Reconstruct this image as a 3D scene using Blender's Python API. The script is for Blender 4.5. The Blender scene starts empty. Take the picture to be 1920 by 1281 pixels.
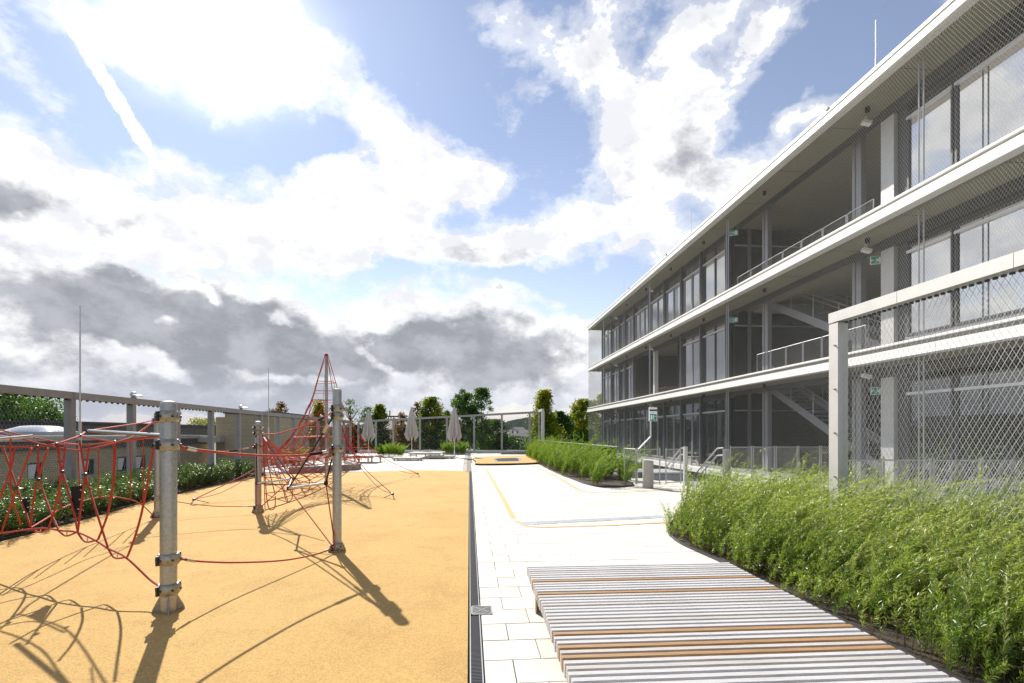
import bpy, math, random
import numpy as np
from mathutils import Vector, Matrix
random.seed(7); rng = np.random.default_rng(11)
R_ = math.radians
scene = bpy.context.scene
C = scene.collection

# ---------------------------------------------------------------- camera
EYE = 1.65
AXIS = math.atan(80/960)          # the camera looks a little to the right of the terrace's long axis (+Y)
cam_d = bpy.data.cameras.new('camera'); cam = bpy.data.objects.new('camera', cam_d); C.objects.link(cam)
cam.location = (0, 0, EYE); cam.rotation_euler = (R_(90), 0, -AXIS)
cam_d.sensor_width = 36; cam_d.lens = 18; cam_d.shift_y = 171.5/1920
cam_d.clip_start = .05; cam_d.clip_end = 20000
scene.camera = cam
scene.view_settings.view_transform = 'Standard'
scene.view_settings.look = 'None'
scene.view_settings.exposure = 0.76
scene.view_settings.gamma = 1
scene.view_settings.use_curve_mapping = False
SA, CA = math.sin(AXIS), math.cos(AXIS)
def W(u, v, d):
    """surveyed point: bearing u, height mark v (photo units) at distance d along the view axis"""
    l = (u-960)/960*d
    return Vector((SA*d+CA*l, CA*d-SA*l, EYE+(812-v)/960*d))
def G(u, v, z=0.):
    return W(u, v, (EYE-z)*960/(v-812))
def Yat(u, D):
    t = (u-960)/960
    return D*(CA-t*SA)/(t*CA+SA)

# ---------------------------------------------------------------- world and sun
SUN_EL, SUN_AZ = R_(36.2), R_(24.2)      # sun stands ahead, left of +Y
sdir = Vector((-math.sin(SUN_AZ)*math.cos(SUN_EL), math.cos(SUN_AZ)*math.cos(SUN_EL), math.sin(SUN_EL)))
def make_world():
    w = bpy.data.worlds.new('World'); scene.world = w; w.use_nodes = True
    nt = w.node_tree; N = nt.nodes; L = nt.links; N.clear()
    out = N.new('ShaderNodeOutputWorld'); bg = N.new('ShaderNodeBackground'); bg.inputs[1].default_value = 0.1
    L.new(bg.outputs[0], out.inputs[0])
    sky = N.new('ShaderNodeTexSky'); sky.sky_type = 'NISHITA'; sky.sun_disc = False
    sky.sun_elevation = SUN_EL; sky.sun_rotation = -SUN_AZ
    sky.air_density = 1.0; sky.dust_density = 0.0; sky.ozone_density = 3.0
    tc = N.new('ShaderNodeTexCoord')
    nrm = N.new('ShaderNodeVectorMath'); nrm.operation = 'NORMALIZE'; L.new(tc.outputs['Generated'], nrm.inputs[0])
    D = nrm.outputs[0]
    def M(op, a, b=None, c=None, clamp=False):
        n = N.new('ShaderNodeMath'); n.operation = op; n.use_clamp = clamp
        for i, x in enumerate((a, b, c)):
            if x is None: continue
            if isinstance(x, (int, float)): n.inputs[i].default_value = x
            else: L.new(x, n.inputs[i])
        return n.outputs[0]
    def MR(x, a, b, c=0., d=1., kind='SMOOTHSTEP'):
        n = N.new('ShaderNodeMapRange'); n.interpolation_type = kind
        L.new(x, n.inputs[0]); n.inputs[1].default_value = a; n.inputs[2].default_value = b
        n.inputs[3].default_value = c; n.inputs[4].default_value = d; return n.outputs[0]
    def noise(vec, scale, detail, rough, dist=0., lac=2.0):
        n = N.new('ShaderNodeTexNoise'); L.new(vec, n.inputs['Vector'])
        n.inputs['Scale'].default_value = scale; n.inputs['Detail'].default_value = detail
        n.inputs['Roughness'].default_value = rough; n.inputs['Distortion'].default_value = dist
        n.inputs['Lacunarity'].default_value = lac
        return n
    # gently warped directions so that cloud outlines are ragged
    wn = noise(D, 4.0, 5, .6)
    wv = N.new('ShaderNodeVectorMath'); wv.operation = 'MULTIPLY_ADD'
    L.new(wn.outputs['Color'], wv.inputs[0]); wv.inputs[1].default_value = (.16,)*3
    sh = N.new('ShaderNodeVectorMath'); sh.operation = 'SUBTRACT'; L.new(D, sh.inputs[0]); sh.inputs[1].default_value = (.08,)*3
    L.new(sh.outputs[0], wv.inputs[2]); DW = wv.outputs[0]
    def dirp(u, v): return (W(u, v, 1.0)-Vector((0, 0, EYE))).normalized()
    def blob(u, v, rx, ry, rot=0., vec=None, edge=0.):
        c = dirp(u, v); a = R_(rot)
        e1 = dirp(u+rx*math.cos(a), v+rx*math.sin(a))-dirp(u-rx*math.cos(a), v-rx*math.sin(a))
        e2 = dirp(u-ry*math.sin(a), v+ry*math.cos(a))-dirp(u+ry*math.sin(a), v-ry*math.cos(a))
        r1, r2 = e1.length/2, e2.length/2
        x = e1.normalized(); z = c; y = z.cross(x).normalized(); x = y.cross(z).normalized()
        def dot(v):
            n = N.new('ShaderNodeVectorMath'); n.operation = 'DOT_PRODUCT'; L.new(DW if vec is None else vec, n.inputs[0]); n.inputs[1].default_value = v; return n.outputs['Value']
        p, q = dot(x/r1), dot(y/r2)
        return MR(M('SQRT', M('MULTIPLY_ADD', q, q, M('MULTIPLY', p, p))), edge, 1.35, 1., 0.)
    def total(items, start):
        acc = start
        for it in items:
            wgt = it[-1]; b = blob(*it[:-1]) if not isinstance(it[0], str) else None
            acc = M('MULTIPLY_ADD', b, wgt, acc)
        return acc
    # billow noise, stretched flat towards the horizon
    st = N.new('ShaderNodeVectorMath'); st.operation = 'MULTIPLY'; L.new(D, st.inputs[0]); st.inputs[1].default_value = (1, 1, 1.5)
    n1 = noise(st.outputs[0], 3.2, 12, .60, .25)
    n2 = noise(st.outputs[0], 9.0, 9, .62, .15)
    n3 = noise(st.outputs[0], 26.0, 6, .65, .1)
    nz = M('MULTIPLY_ADD', n3.outputs['Fac'], .22, M('MULTIPLY_ADD', n2.outputs['Fac'], .50, M('MULTIPLY', n1.outputs['Fac'], .72)))      # mean ~ .72
    base = M('MULTIPLY_ADD', M('SUBTRACT', nz, .72), 3.3, .15)
    pos = [(-300, 90, 330, 140, -15, .75), (960, 210, 60, 110, 10, .4), (1080, 440, 120, 50, 0, .3), 
        (430, 70, 230, 120, 15, .9), (600, 160, 90, 70, 30, .45), (60, 310, 260, 90, 25, .85), (60, 420, 240, 110, 0, .8), (420, 430, 360, 120, 6, .9),
        (700, 400, 240, 105, -4, .95), (755, 275, 80, 80, 10, .85), (870, 320, 100, 60, 20, .75), (640, 350, 80, 60, 0, .4),
        (760, 475, 280, 40, 4, .6), (1000, 455, 170, 40, -14, .75), (1120, 370, 120, 60, -30, .65), (970, 330, 100, 45, 0, .4),
        (920, 50, 55, 110, 15, .62), (1040, 110, 90, 110, 0, .65), (1150, 180, 80, 150, -20, .62), (1290, 240, 140, 130, 20, .95), (1180, 280, 90, 70, 0, .4),
        (1290, 60, 130, 42, -35, .72), (1430, 60, 36, 120, 20, .5), (1230, 410, 130, 110, -20, .8), (1540, 215, 90, 40, -30, .75),
        (1400, 340, 90, 70, 0, .6), (1090, 525, 60, 20, 10, .45), (1320, 480, 160, 60, -30, .5),
        (220, 610, 460, 105, 2, 1.1), (640, 640, 350, 95, 6, 1.1), (960, 660, 220, 90, 4, 1.1), (300, 740, 1000, 70, 0, 1.0),
        (1090, 590, 90, 36, 0, .75), (740, 580, 110, 45, 10, .6), (-300, 500, 350, 300, 0, .5), (120, 700, 400, 100, 0, .6), (1000, 740, 400, 60, 0, .8), (60, 140, 40, 90, -30, .25)]
    neg = [
        (760, 130, 80, 110, 10, -.45), (590, 285, 90, 45, -10, -.95), (450, 265, 120, 34, 8, -.8), (320, 230, 70, 60, 30, -.5), (210, 170, 120, 50, 55, -.7), (100, 90, 80, 60, 40, -.5),
        (885, 190, 40, 90, -10, -.45), (860, 415, 50, 30, 0, -.5), (1000, 525, 180, 24, 4, -.75),
        (740, 515, 60, 22, 0, -.8), (1450, 200, 70, 120, 30, -.5), (1600, 60, 160, 130, 0, -.6), (1010, 270, 50, 70, 0, -.5),
        (1080, 570, 110, 18, 0, -.5), (1060, 20, 50, 40, 0, -.3), (1210, 100, 30, 80, 25, -.35)]
    cov = total(pos+neg, base)
    # old contrail: a soft straight band
    cn = noise(D, 42, 7, .68)
    tr = blob(215, 180, 290, 17, 58, D)
    cov2 = M('MAXIMUM', MR(cov, .42, .66), M('MULTIPLY', MR(M('MULTIPLY_ADD', M('SUBTRACT', cn.outputs['Fac'], .5), 1.5, tr), .22, .62), .92))
    thin = M('MULTIPLY', MR(cov, .10, .5), .5)                                   # veil around the clouds
    alpha = M('MAXIMUM', cov2, thin)
    dk = total([
        (60, 375, 105, 50, 8, 1.1), (235, 425, 75, 34, -10, .9), (450, 355, 26, 22, 0, .6), (540, 435, 18, 14, 0, .6), (742, 310, 22, 30, 0, .55),
        (250, 610, 450, 80, 3, 1.25), (440, 570, 150, 60, 0, .7), (240, 530, 60, 26, 0, .8), (620, 670, 340, 80, 6, 1.15), (940, 660, 200, 70, 0, 1.25), (800, 625, 100, 36, 0, .4), (300, 770, 1200, 60, 0, .75),
        (1320, 290, 150, 130, 10, .62), (1180, 330, 80, 80, 0, .35), (1060, 120, 70, 60, 0, .3), (700, 640, 120, 60, 0, .6), (1000, 100, 30, 60, 0, .25), (1230, 430, 80, 70, 0, .25), (200, 700, 600, 50, 0, .5), (990, 725, 160, 30, 0, .4),
        (300, 625, 55, 30, 10, -1.3), (400, 575, 50, 22, 30, -1.1), (530, 600, 36, 14, 20, -.8), (640, 560, 130, 18, 25, -.5), (270, 700, 120, 18, 20, -.9), (560, 700, 150, 16, 5, -.8),
        (700, 660, 60, 16, 40, -.6), (30, 600, 70, 40, 0, -.5), (60, 720, 120, 26, 0, -.4), (740, 700, 60, 20, 30, -.6)],
        M('MULTIPLY_ADD', M('SUBTRACT', nz, .72), 3.4, -.20))
    dark = M('MULTIPLY', MR(dk, .0, .75), MR(cov, .5, .85))
    # colours (radiance / background strength)
    skm = N.new('ShaderNodeVectorMath'); skm.operation = 'MULTIPLY'; L.new(sky.outputs[0], skm.inputs[0]); skm.inputs[1].default_value = SKYM
    glow = M('ADD', M('MULTIPLY', blob(425, 60, 250, 150, 12), 4.5), M('MULTIPLY', blob(430, 20, 560, 380, 0, D), 1.3))
    gl = N.new('ShaderNodeVectorMath'); gl.operation = 'ADD'; L.new(skm.outputs[0], gl.inputs[0]); 
    cg = N.new('ShaderNodeCombineXYZ')
    for i in range(3): L.new(glow, cg.inputs[i])
    L.new(cg.outputs[0], gl.inputs[1])
    def mix(f, a, b):
        n = N.new('ShaderNodeMix'); n.data_type = 'RGBA'; n.clamp_factor = True
        L.new(f, n.inputs[0])
        for s, x in ((n.inputs[6], a), (n.inputs[7], b)):
            if isinstance(x, tuple): s.default_value = (*x, 1)
            else: L.new(x, s)
        return n.outputs[2]
    puff = noise(st.outputs[0], 14, 8, .6)
    lit = mix(MR(puff.outputs['Fac'], .38, .6), (5.3, 5.4, 5.7), (7.0, 7.0, 7.0))
    shade = mix(MR(puff.outputs['Fac'], .35, .68), (2.15, 2.25, 2.5), (3.2, 3.3, 3.6))
    cl = mix(dark, lit, shade)
    clg = N.new('ShaderNodeVectorMath'); clg.operation = 'ADD'; L.new(cl, clg.inputs[0]); L.new(cg.outputs[0], clg.inputs[1])
    # only the side facing away from the sun turns a touch bluer (right half of the sky)
    sk = mix(alpha, gl.outputs[0], clg.outputs[0])
    # low white-blue air at the horizon
    sep = N.new('ShaderNodeSeparateXYZ'); L.new(D, sep.inputs[0])
    hz = M('MULTIPLY', MR(sep.outputs[2], 0., .14, 1., 0.), .93)
    sk2 = mix(hz, sk, (3.5, 3.7, 4.3))
    L.new(sk2, bg.inputs[0])
    w.cycles.sampling_method = 'MANUAL'; w.cycles.sample_map_resolution = 512
SKYM = (1.50, 1.10, .91)
make_world()
sun_d = bpy.data.lights.new('sun', 'SUN'); sun = bpy.data.objects.new('sun', sun_d); C.objects.link(sun)
sun_d.energy = 4.6; sun_d.angle = R_(.5); sun_d.color = (1, .955, .87)
sun.rotation_euler = sdir.to_track_quat('Z', 'Y').to_euler()

# ---------------------------------------------------------------- materials
MATS = {}
def mat(name, col, rough=.6, metal=0., var=.12, scale=6., bump=0., bscale=None, spec=None, detail=6, col2=None, stretch=None, ior=None):
    if name in MATS: return MATS[name]
    m = bpy.data.materials.new(name); m.use_nodes = True; MATS[name] = m
    nt = m.node_tree; N = nt.nodes; L = nt.links; p = N['Principled BSDF']
    p.inputs['Roughness'].default_value = rough; p.inputs['Metallic'].default_value = metal
    if spec is not None: p.inputs['Specular IOR Level'].default_value = spec
    if ior: p.inputs['IOR'].default_value = ior
    tc = N.new('ShaderNodeTexCoord'); mp = N.new('ShaderNodeMapping'); L.new(tc.outputs['Object'], mp.inputs[0])
    if stretch: mp.inputs['Scale'].default_value = stretch
    n = N.new('ShaderNodeTexNoise'); n.inputs['Scale'].default_value = scale; n.inputs['Detail'].default_value = detail
    n.inputs['Roughness'].default_value = .6; L.new(mp.outputs[0], n.inputs['Vector'])
    r = N.new('ShaderNodeValToRGB'); e = r.color_ramp.elements
    c2 = col2 or tuple(min(1, c*(1+var)) for c in col); c1 = tuple(c*(1-var) for c in col) if not col2 else col
    e[0].position = .3; e[0].color = (*c1, 1); e[1].position = .7; e[1].color = (*c2, 1)
    L.new(n.outputs['Fac'], r.inputs[0]); L.new(r.outputs[0], p.inputs['Base Color'])
    if bump:
        b = N.new('ShaderNodeBump'); b.inputs['Strength'].default_value = bump; b.inputs['Distance'].default_value = .01
        n2 = N.new('ShaderNodeTexNoise'); n2.inputs['Scale'].default_value = bscale or scale*5; n2.inputs['Detail'].default_value = 4
        L.new(mp.outputs[0], n2.inputs['Vector']); L.new(n2.outputs['Fac'], b.inputs['Height']); L.new(b.outputs[0], p.inputs['Normal'])
    return m
def leafmat(name, c1, c2, rough=.5, trans=.45, spec=.35):
    m = bpy.data.materials.new(name); m.use_nodes = True
    nt = m.node_tree; N = nt.nodes; L = nt.links; p = N['Principled BSDF']; o = N['Material Output']
    at = N.new('ShaderNodeAttribute'); at.attribute_name = 'var'
    r = N.new('ShaderNodeValToRGB'); e = r.color_ramp.elements
    e[0].position = .0; e[0].color = (*c1, 1); e[1].position = 1.; e[1].color = (*c2, 1)
    L.new(at.outputs['Fac'], r.inputs[0]); L.new(r.outputs[0], p.inputs['Base Color'])
    p.inputs['Roughness'].default_value = rough; p.inputs['Specular IOR Level'].default_value = spec
    t = N.new('ShaderNodeBsdfTranslucent'); mx = N.new('ShaderNodeMixShader'); mx.inputs[0].default_value = trans
    hs = N.new('ShaderNodeHueSaturation'); hs.inputs['Hue'].default_value = .485; hs.inputs['Saturation'].default_value = 1.1; hs.inputs['Value'].default_value = 1.5
    L.new(r.outputs[0], hs.inputs['Color']); L.new(hs.outputs[0], t.inputs[0])
    L.new(p.outputs[0], mx.inputs[1]); L.new(t.outputs[0], mx.inputs[2]); L.new(mx.outputs[0], o.inputs[0])
    return m
def rubber_mat():
    m = mat('rubber_granulate', (.58, .36, .125), .92, 0, .1, .55, 1.0, 150, col2=(.66, .42, .155))
    nt = m.node_tree; N = nt.nodes; L = nt.links; p = N['Principled BSDF']; p.inputs['Specular IOR Level'].default_value = .2
    tc = N.new('ShaderNodeTexCoord'); v = N.new('ShaderNodeTexVoronoi'); v.inputs['Scale'].default_value = 130; L.new(tc.outputs['Object'], v.inputs['Vector'])
    v2 = N.new('ShaderNodeTexNoise'); v2.inputs['Scale'].default_value = 28; v2.inputs['Detail'].default_value = 5; v2.inputs['Roughness'].default_value = .8; L.new(tc.outputs['Object'], v2.inputs['Vector'])
    sp = N.new('ShaderNodeSeparateColor'); L.new(v.outputs['Color'], sp.inputs[0])
    a = N.new('ShaderNodeMapRange'); L.new(sp.outputs[0], a.inputs[0]); a.inputs[3].default_value = .80; a.inputs[4].default_value = 1.16
    b = N.new('ShaderNodeMapRange'); L.new(v2.outputs['Fac'], b.inputs[0]); b.inputs[1].default_value = .3; b.inputs[2].default_value = .7; b.inputs[3].default_value = .88; b.inputs[4].default_value = 1.1
    # faint seams of the pour strips and a few scuffs
    w = N.new('ShaderNodeTexNoise'); w.inputs['Scale'].default_value = 1.6; w.inputs['Detail'].default_value = 9; w.inputs['Roughness'].default_value = .7; w.inputs['Distortion'].default_value = .6; L.new(tc.outputs['Object'], w.inputs['Vector'])
    c = N.new('ShaderNodeMapRange'); L.new(w.outputs['Fac'], c.inputs[0]); c.inputs[1].default_value = .36; c.inputs[2].default_value = .5; c.inputs[3].default_value = .90; c.inputs[4].default_value = 1.0
    m1 = N.new('ShaderNodeMath'); m1.operation = 'MULTIPLY'; L.new(a.outputs[0], m1.inputs[0]); L.new(b.outputs[0], m1.inputs[1])
    m2 = N.new('ShaderNodeMath'); m2.operation = 'MULTIPLY'; L.new(m1.outputs[0], m2.inputs[0]); L.new(c.outputs[0], m2.inputs[1])
    hs = N.new('ShaderNodeHueSaturation'); src = p.inputs['Base Color'].links[0].from_socket
    L.new(src, hs.inputs['Color']); L.new(m2.outputs[0], hs.inputs['Value']); L.new(hs.outputs[0], p.inputs['Base Color'])
    return m
M_ = dict(
    rubber=rubber_mat(),
    steel=mat('galvanised_steel', (.40, .395, .37), .42, .75, .17, 34, .1, 90),
    steel_cap=mat('worn_collar_steel', (.34, .32, .27), .45, .7, .35, 30, .15, 120),
    inox=mat('stainless_tube', (.50, .50, .49), .34, .9, .08, 10),
    fence=mat('grey_coated_steel', (.29, .285, .28), .45, .35, .08, 4),
    fence_light=mat('light_coated_steel', (.58, .57, .55), .45, .3, .06, 4),
    wire=mat('mesh_wire', (.50, .50, .48), .55, .25, .05, 4),
    rope=mat('red_rope', (.46, .045, .018), .7, 0, .25, 140, .5, 500),
    black=mat('black_rubber', (.018, .018, .018), .85, spec=.2),
    dark=mat('dark_steel', (.05, .05, .055), .4, .5),
    white=mat('white_coated_fascia', (.82, .81, .78), .45, 0, .03, 2),
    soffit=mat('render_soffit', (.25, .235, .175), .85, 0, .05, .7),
    frame=mat('window_frame_grey', (.30, .30, .32), .4, .3, .05, 3),
    framed=mat('window_frame_dark', (.075, .075, .08), .45, .2, .1, 3),
    alu=mat('aluminium_transom', (.70, .70, .72), .35, .5, .04, 3),
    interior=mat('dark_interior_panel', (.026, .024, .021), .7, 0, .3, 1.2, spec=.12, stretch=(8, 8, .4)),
    floor=mat('grey_floor', (.36, .37, .39), .6, 0, .08, 2),
    concrete=mat('concrete', (.42, .40, .35), .85, 0, .10, 3, .2, 40),
    conc_dark=mat('weathered_concrete', (.27, .26, .24), .9, 0, .15, 3, .3, 40),
    kerb=mat('kerb_stone', (.50, .49, .46), .85, 0, .1, 5),
    joint=mat('sand_joint', (.22, .19, .15), .95, 0, .2, 20),
    soil=mat('planting_soil', (.045, .032, .022), .95, 0, .5, 20, .8, 60),
    greypave=mat('grey_paving', (.36, .37, .40), .8, 0, .12, 4, .2, 60),
    paint=mat('orange_line_paint', (.72, .36, .14), .7, 0, .08, 12),
    slat_grey=mat('weathered_timber', (.47, .455, .445), .75, 0, .22, 9, .5, 90, col2=(.66, .645, .64), stretch=(.6, 9, 6)),
    slat_mid=mat('half_weathered_timber', (.44, .40, .36), .75, 0, .22, 9, .5, 90, col2=(.60, .57, .54), stretch=(.6, 9, 6)),
    slat_new=mat('oiled_timber', (.36, .21, .095), .6, 0, .30, 9, .3, 60, stretch=(.5, 6, 6)),
    beige=mat('beige_coated_steel', (.50, .43, .30), .5, 0, .04, 3),
    cloth=mat('beige_canvas', (.52, .48, .44), .9, 0, .06, 9),
    bark=mat('bark', (.10, .075, .05), .9, 0, .3, 12),
    asphalt=mat('roof_felt', (.11, .105, .10), .9, 0, .2, 3),
    dkfascia=mat('dark_sheet_fascia', (.085, .075, .07), .6, .1, .15, 3, stretch=(1, 6, .3)),
    redwood=mat('red_varnished_table', (.40, .10, .04), .5),
    green=mat('green_sign_face', (.0, .30, .17), .4), signwhite=mat('sign_white', (.85, .86, .85), .4),
    bluegreen=mat('teal_window_frame', (.01, .09, .085), .45),
    housewall=mat('pale_house_render', (.48, .45, .42), .9), houseroof=mat('slate_roof', (.12, .10, .10), .8),
    skyl=mat('skylight_acrylic', (.72, .74, .74), .15, 0, .03, 3),
)
def paver_mat():
    m = mat('pale_paver', (.66, .62, .54), .8, 0, .06, 2.2, .25, 120, col2=(.74, .70, .62))
    nt = m.node_tree; N = nt.nodes; L = nt.links; p = N['Principled BSDF']
    oi = N.new('ShaderNodeObjectInfo'); at = N.new('ShaderNodeAttribute'); at.attribute_name = 'var'
    ad = N.new('ShaderNodeMath'); ad.operation = 'ADD'; L.new(oi.outputs['Random'], ad.inputs[0]); L.new(at.outputs['Fac'], ad.inputs[1])
    fr = N.new('ShaderNodeMath'); fr.operation = 'FRACT'; L.new(ad.outputs[0], fr.inputs[0])
    mr = N.new('ShaderNodeMapRange'); mr.inputs[3].default_value = .84; mr.inputs[4].default_value = 1.04; L.new(fr.outputs[0], mr.inputs[0])
    hs = N.new('ShaderNodeHueSaturation'); src = p.inputs['Base Color'].links[0].from_socket
    L.new(src, hs.inputs['Color']); L.new(mr.outputs[0], hs.inputs['Value']); L.new(hs.outputs[0], p.inputs['Base Color'])
    return m
M_['paver'] = paver_mat()
def glass_mat(name, tint, rough=.015, ior=1.9):
    return mat(name, tint, rough, 0, .25, .8, ior=ior)
M_['glass'] = glass_mat('window_glass', (.018, .022, .022), ior=2.3)
M_['glass_top'] = glass_mat('coated_window_glass', (.05, .055, .06), .03, 8.0)
def brick_mat():
    m = bpy.data.materials.new('yellow_brick'); m.use_nodes = True
    nt = m.node_tree; N = nt.nodes; L = nt.links; p = N['Principled BSDF']; p.inputs['Roughness'].default_value = .9
    tc = N.new('ShaderNodeTexCoord'); sp = N.new('ShaderNodeSeparateXYZ'); L.new(tc.outputs['Object'], sp.inputs[0])
    ad = N.new('ShaderNodeMath'); ad.operation = 'ADD'; L.new(sp.outputs[0], ad.inputs[0]); L.new(sp.outputs[1], ad.inputs[1])
    cb = N.new('ShaderNodeCombineXYZ'); L.new(ad.outputs[0], cb.inputs[0]); L.new(sp.outputs[2], cb.inputs[1])
    b = N.new('ShaderNodeTexBrick'); L.new(cb.outputs[0], b.inputs['Vector']); b.inputs['Scale'].default_value = 1
    b.inputs['Brick Width'].default_value = .25; b.inputs['Row Height'].default_value = .085; b.inputs['Mortar Size'].default_value = .008
    b.inputs['Color1'].default_value = (.50, .40, .24, 1); b.inputs['Color2'].default_value = (.41, .33, .20, 1); b.inputs['Mortar'].default_value = (.22, .19, .14, 1)
    L.new(b.outputs['Color'], p.inputs['Base Color'])
    bm = N.new('ShaderNodeBump'); bm.inputs['Strength'].default_value = .5; bm.inputs['Distance'].default_value = .01; bm.invert = True
    L.new(b.outputs['Fac'], bm.inputs['Height']); L.new(bm.outputs[0], p.inputs['Normal'])
    return m
M_['brick'] = brick_mat()
L_ = dict(
    willow=leafmat('willow_leaf', (.03, .10, .006), (.34, .44, .09), .36, .46, .7),
    spray=leafmat('pale_willow_leaf', (.16, .24, .035), (.50, .56, .20), .4, .5, .6),
    stem=leafmat('willow_stem', (.10, .075, .015), (.22, .19, .04), .6, .1),
    grass=leafmat('bed_leaf', (.05, .12, .010), (.22, .33, .06), .5, .5),
    hedge=leafmat('hedge_leaf', (.028, .075, .012), (.15, .23, .06), .36, .35, .6),
    tree=leafmat('tree_leaf', (.018, .065, .008), (.09, .19, .022), .5, .4),
    yellow=leafmat('yellowing_leaf', (.07, .12, .008), (.30, .32, .02), .5, .45),
    dark=leafmat('dark_leaf', (.010, .04, .006), (.04, .11, .014), .5, .35),
    autumn=leafmat('autumn_leaf', (.06, .05, .008), (.20, .12, .02), .5, .4),
)

# ---------------------------------------------------------------- helpers
class MB:
    def __init__(s): s.v = []; s.f = []
    def add(s, vs, fs):
        o = len(s.v); s.v += [tuple(x) for x in vs]; s.f += [tuple(i+o for i in f) for f in fs]; return s
    def box(s, a, b):
        x0, y0, z0 = a; x1, y1, z1 = b
        return s.add([(x0,y0,z0),(x1,y0,z0),(x1,y1,z0),(x0,y1,z0),(x0,y0,z1),(x1,y0,z1),(x1,y1,z1),(x0,y1,z1)],
              [(0,3,2,1),(4,5,6,7),(0,1,5,4),(1,2,6,5),(2,3,7,6),(3,0,4,7)])
    def bbox(s, a, b, c=.004):
        """box with chamfered top edges"""
        x0, y0, z0 = a; x1, y1, z1 = b
        return s.add([(x0,y0,z0),(x1,y0,z0),(x1,y1,z0),(x0,y1,z0),(x0,y0,z1-c),(x1,y0,z1-c),(x1,y1,z1-c),(x0,y1,z1-c),
                      (x0+c,y0+c,z1),(x1-c,y0+c,z1),(x1-c,y1-c,z1),(x0+c,y1-c,z1)],
              [(0,1,5,4),(1,2,6,5),(2,3,7,6),(3,0,4,7),(4,5,9,8),(5,6,10,9),(6,7,11,10),(7,4,8,11),(8,9,10,11)])
    def bar(s, p, q, w, h=None, up=(0, 0, 1)):
        p = Vector(p); q = Vector(q); h = h or w; t = (q-p).normalized(); up = Vector(up)
        if abs(t.dot(up)) > .99: up = Vector((1, 0, 0))
        a = t.cross(up).normalized()*w/2; b = a.cross(t).normalized()*h/2
        return s.add([p-a-b, p+a-b, p+a+b, p-a+b, q-a-b, q+a-b, q+a+b, q-a+b],
              [(0,1,2,3),(7,6,5,4),(0,4,5,1),(1,5,6,2),(2,6,7,3),(3,7,4,0)])
    def tube(s, pts, r, n=8, caps=True):
        pts = [Vector(p) for p in pts]; rs = r if isinstance(r, (list, tuple)) else [r]*len(pts)
        ref = None; vs = []
        for i, p in enumerate(pts):
            t = (pts[min(i+1, len(pts)-1)]-pts[max(i-1, 0)]).normalized()
            if ref is None:
                ref = Vector((0, 0, 1)) if abs(t.z) < .9 else Vector((1, 0, 0))
            a = t.cross(ref).normalized(); b = a.cross(t).normalized(); ref = b
            for k in range(n):
                th = 2*math.pi*k/n; vs.append(p+(a*math.cos(th)+b*math.sin(th))*rs[i])
        fs = [(i*n+k, i*n+(k+1)%n, (i+1)*n+(k+1)%n, (i+1)*n+k) for i in range(len(pts)-1) for k in range(n)]
        if caps: fs += [tuple(range(n))[::-1], tuple((len(pts)-1)*n+k for k in range(n))]
        return s.add(vs, fs)
    def lathe(s, prof, c=(0, 0, 0), n=20):
        return s.tube([(c[0], c[1], c[2]+z) for r, z in prof], [r for r, z in prof], n)
    def poly(s, pts, z0, z1):
        n = len(pts); vs = [(x, y, z0) for x, y in pts]+[(x, y, z1) for x, y in pts]
        return s.add(vs, [tuple(range(n))[::-1], tuple(range(n, 2*n))]+[(i, (i+1) % n, n+(i+1) % n, n+i) for i in range(n)])
    def build(s, name, m, parent=None, smooth=False, **props):
        me = bpy.data.meshes.new(name); me.from_pydata(s.v, [], s.f); me.update()
        if smooth:
            me.polygons.foreach_set('use_smooth', [True]*len(me.polygons))
            try: me.set_sharp_from_angle(angle=R_(35))
            except Exception: pass
        me.materials.append(m)
        return link(name, me, parent, **props)
def link(name, me, parent=None, **props):
    o = bpy.data.objects.new(name, me); C.objects.link(o)
    if parent is not None: o.parent = parent
    for k, v in props.items(): o[k] = v
    return o
def thing(name, label, cat, loc=(0, 0, 0), group=None, rz=0):
    o = bpy.data.objects.new(name, None); C.objects.link(o); o.empty_display_size = .2
    o.location = loc; o.rotation_euler = (0, 0, rz); o['label'] = label; o['category'] = cat
    if group: o['group'] = group
    return o
def struct(name, mb, m, **p): return mb.build(name, m, kind='structure', **p)
def copy_thing(o, loc=None, rz=None, label=None):
    r = o.copy(); C.objects.link(r)
    if loc is not None: r.location = loc
    if rz is not None: r.rotation_euler = (0, 0, rz)
    if label: r['label'] = label
    for ch in list(o.children):
        c = ch.copy(); C.objects.link(c); c.parent = r
        for g in list(ch.children):
            d = g.copy(); C.objects.link(d); d.parent = c
    return r
def catm(p, n=6):
    p = [Vector(x) for x in p]; out = []
    q = [p[0]*2-p[1]]+p+[p[-1]*2-p[-2]]
    for i in range(1, len(q)-2):
        for k in range(n):
            t = k/n; a, b, c, d = q[i-1:i+3]
            out.append(.5*((2*b)+(c-a)*t+(2*a-5*b+4*c-d)*t*t+(3*b-a-3*c+d)*t**3))
    return out+[p[-1]]
def leafmesh(name, V, var, m, parent=None, **props):
    """V: (n,4,3) quads"""
    n = len(V); me = bpy.data.meshes.new(name)
    me.vertices.add(n*4); me.vertices.foreach_set('co', V.reshape(-1).astype(np.float32))
    me.loops.add(n*4); me.loops.foreach_set('vertex_index', np.arange(n*4, dtype=np.int32))
    me.polygons.add(n); me.polygons.foreach_set('loop_start', np.arange(0, n*4, 4, dtype=np.int32))
    me.polygons.foreach_set('loop_total', np.full(n, 4, dtype=np.int32))
    a = me.attributes.new('var', 'FLOAT', 'POINT'); a.data.foreach_set('value', np.repeat(var, 4).astype(np.float32))
    me.update(calc_edges=True); me.materials.append(m)
    return link(name, me, parent, **props)
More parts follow.
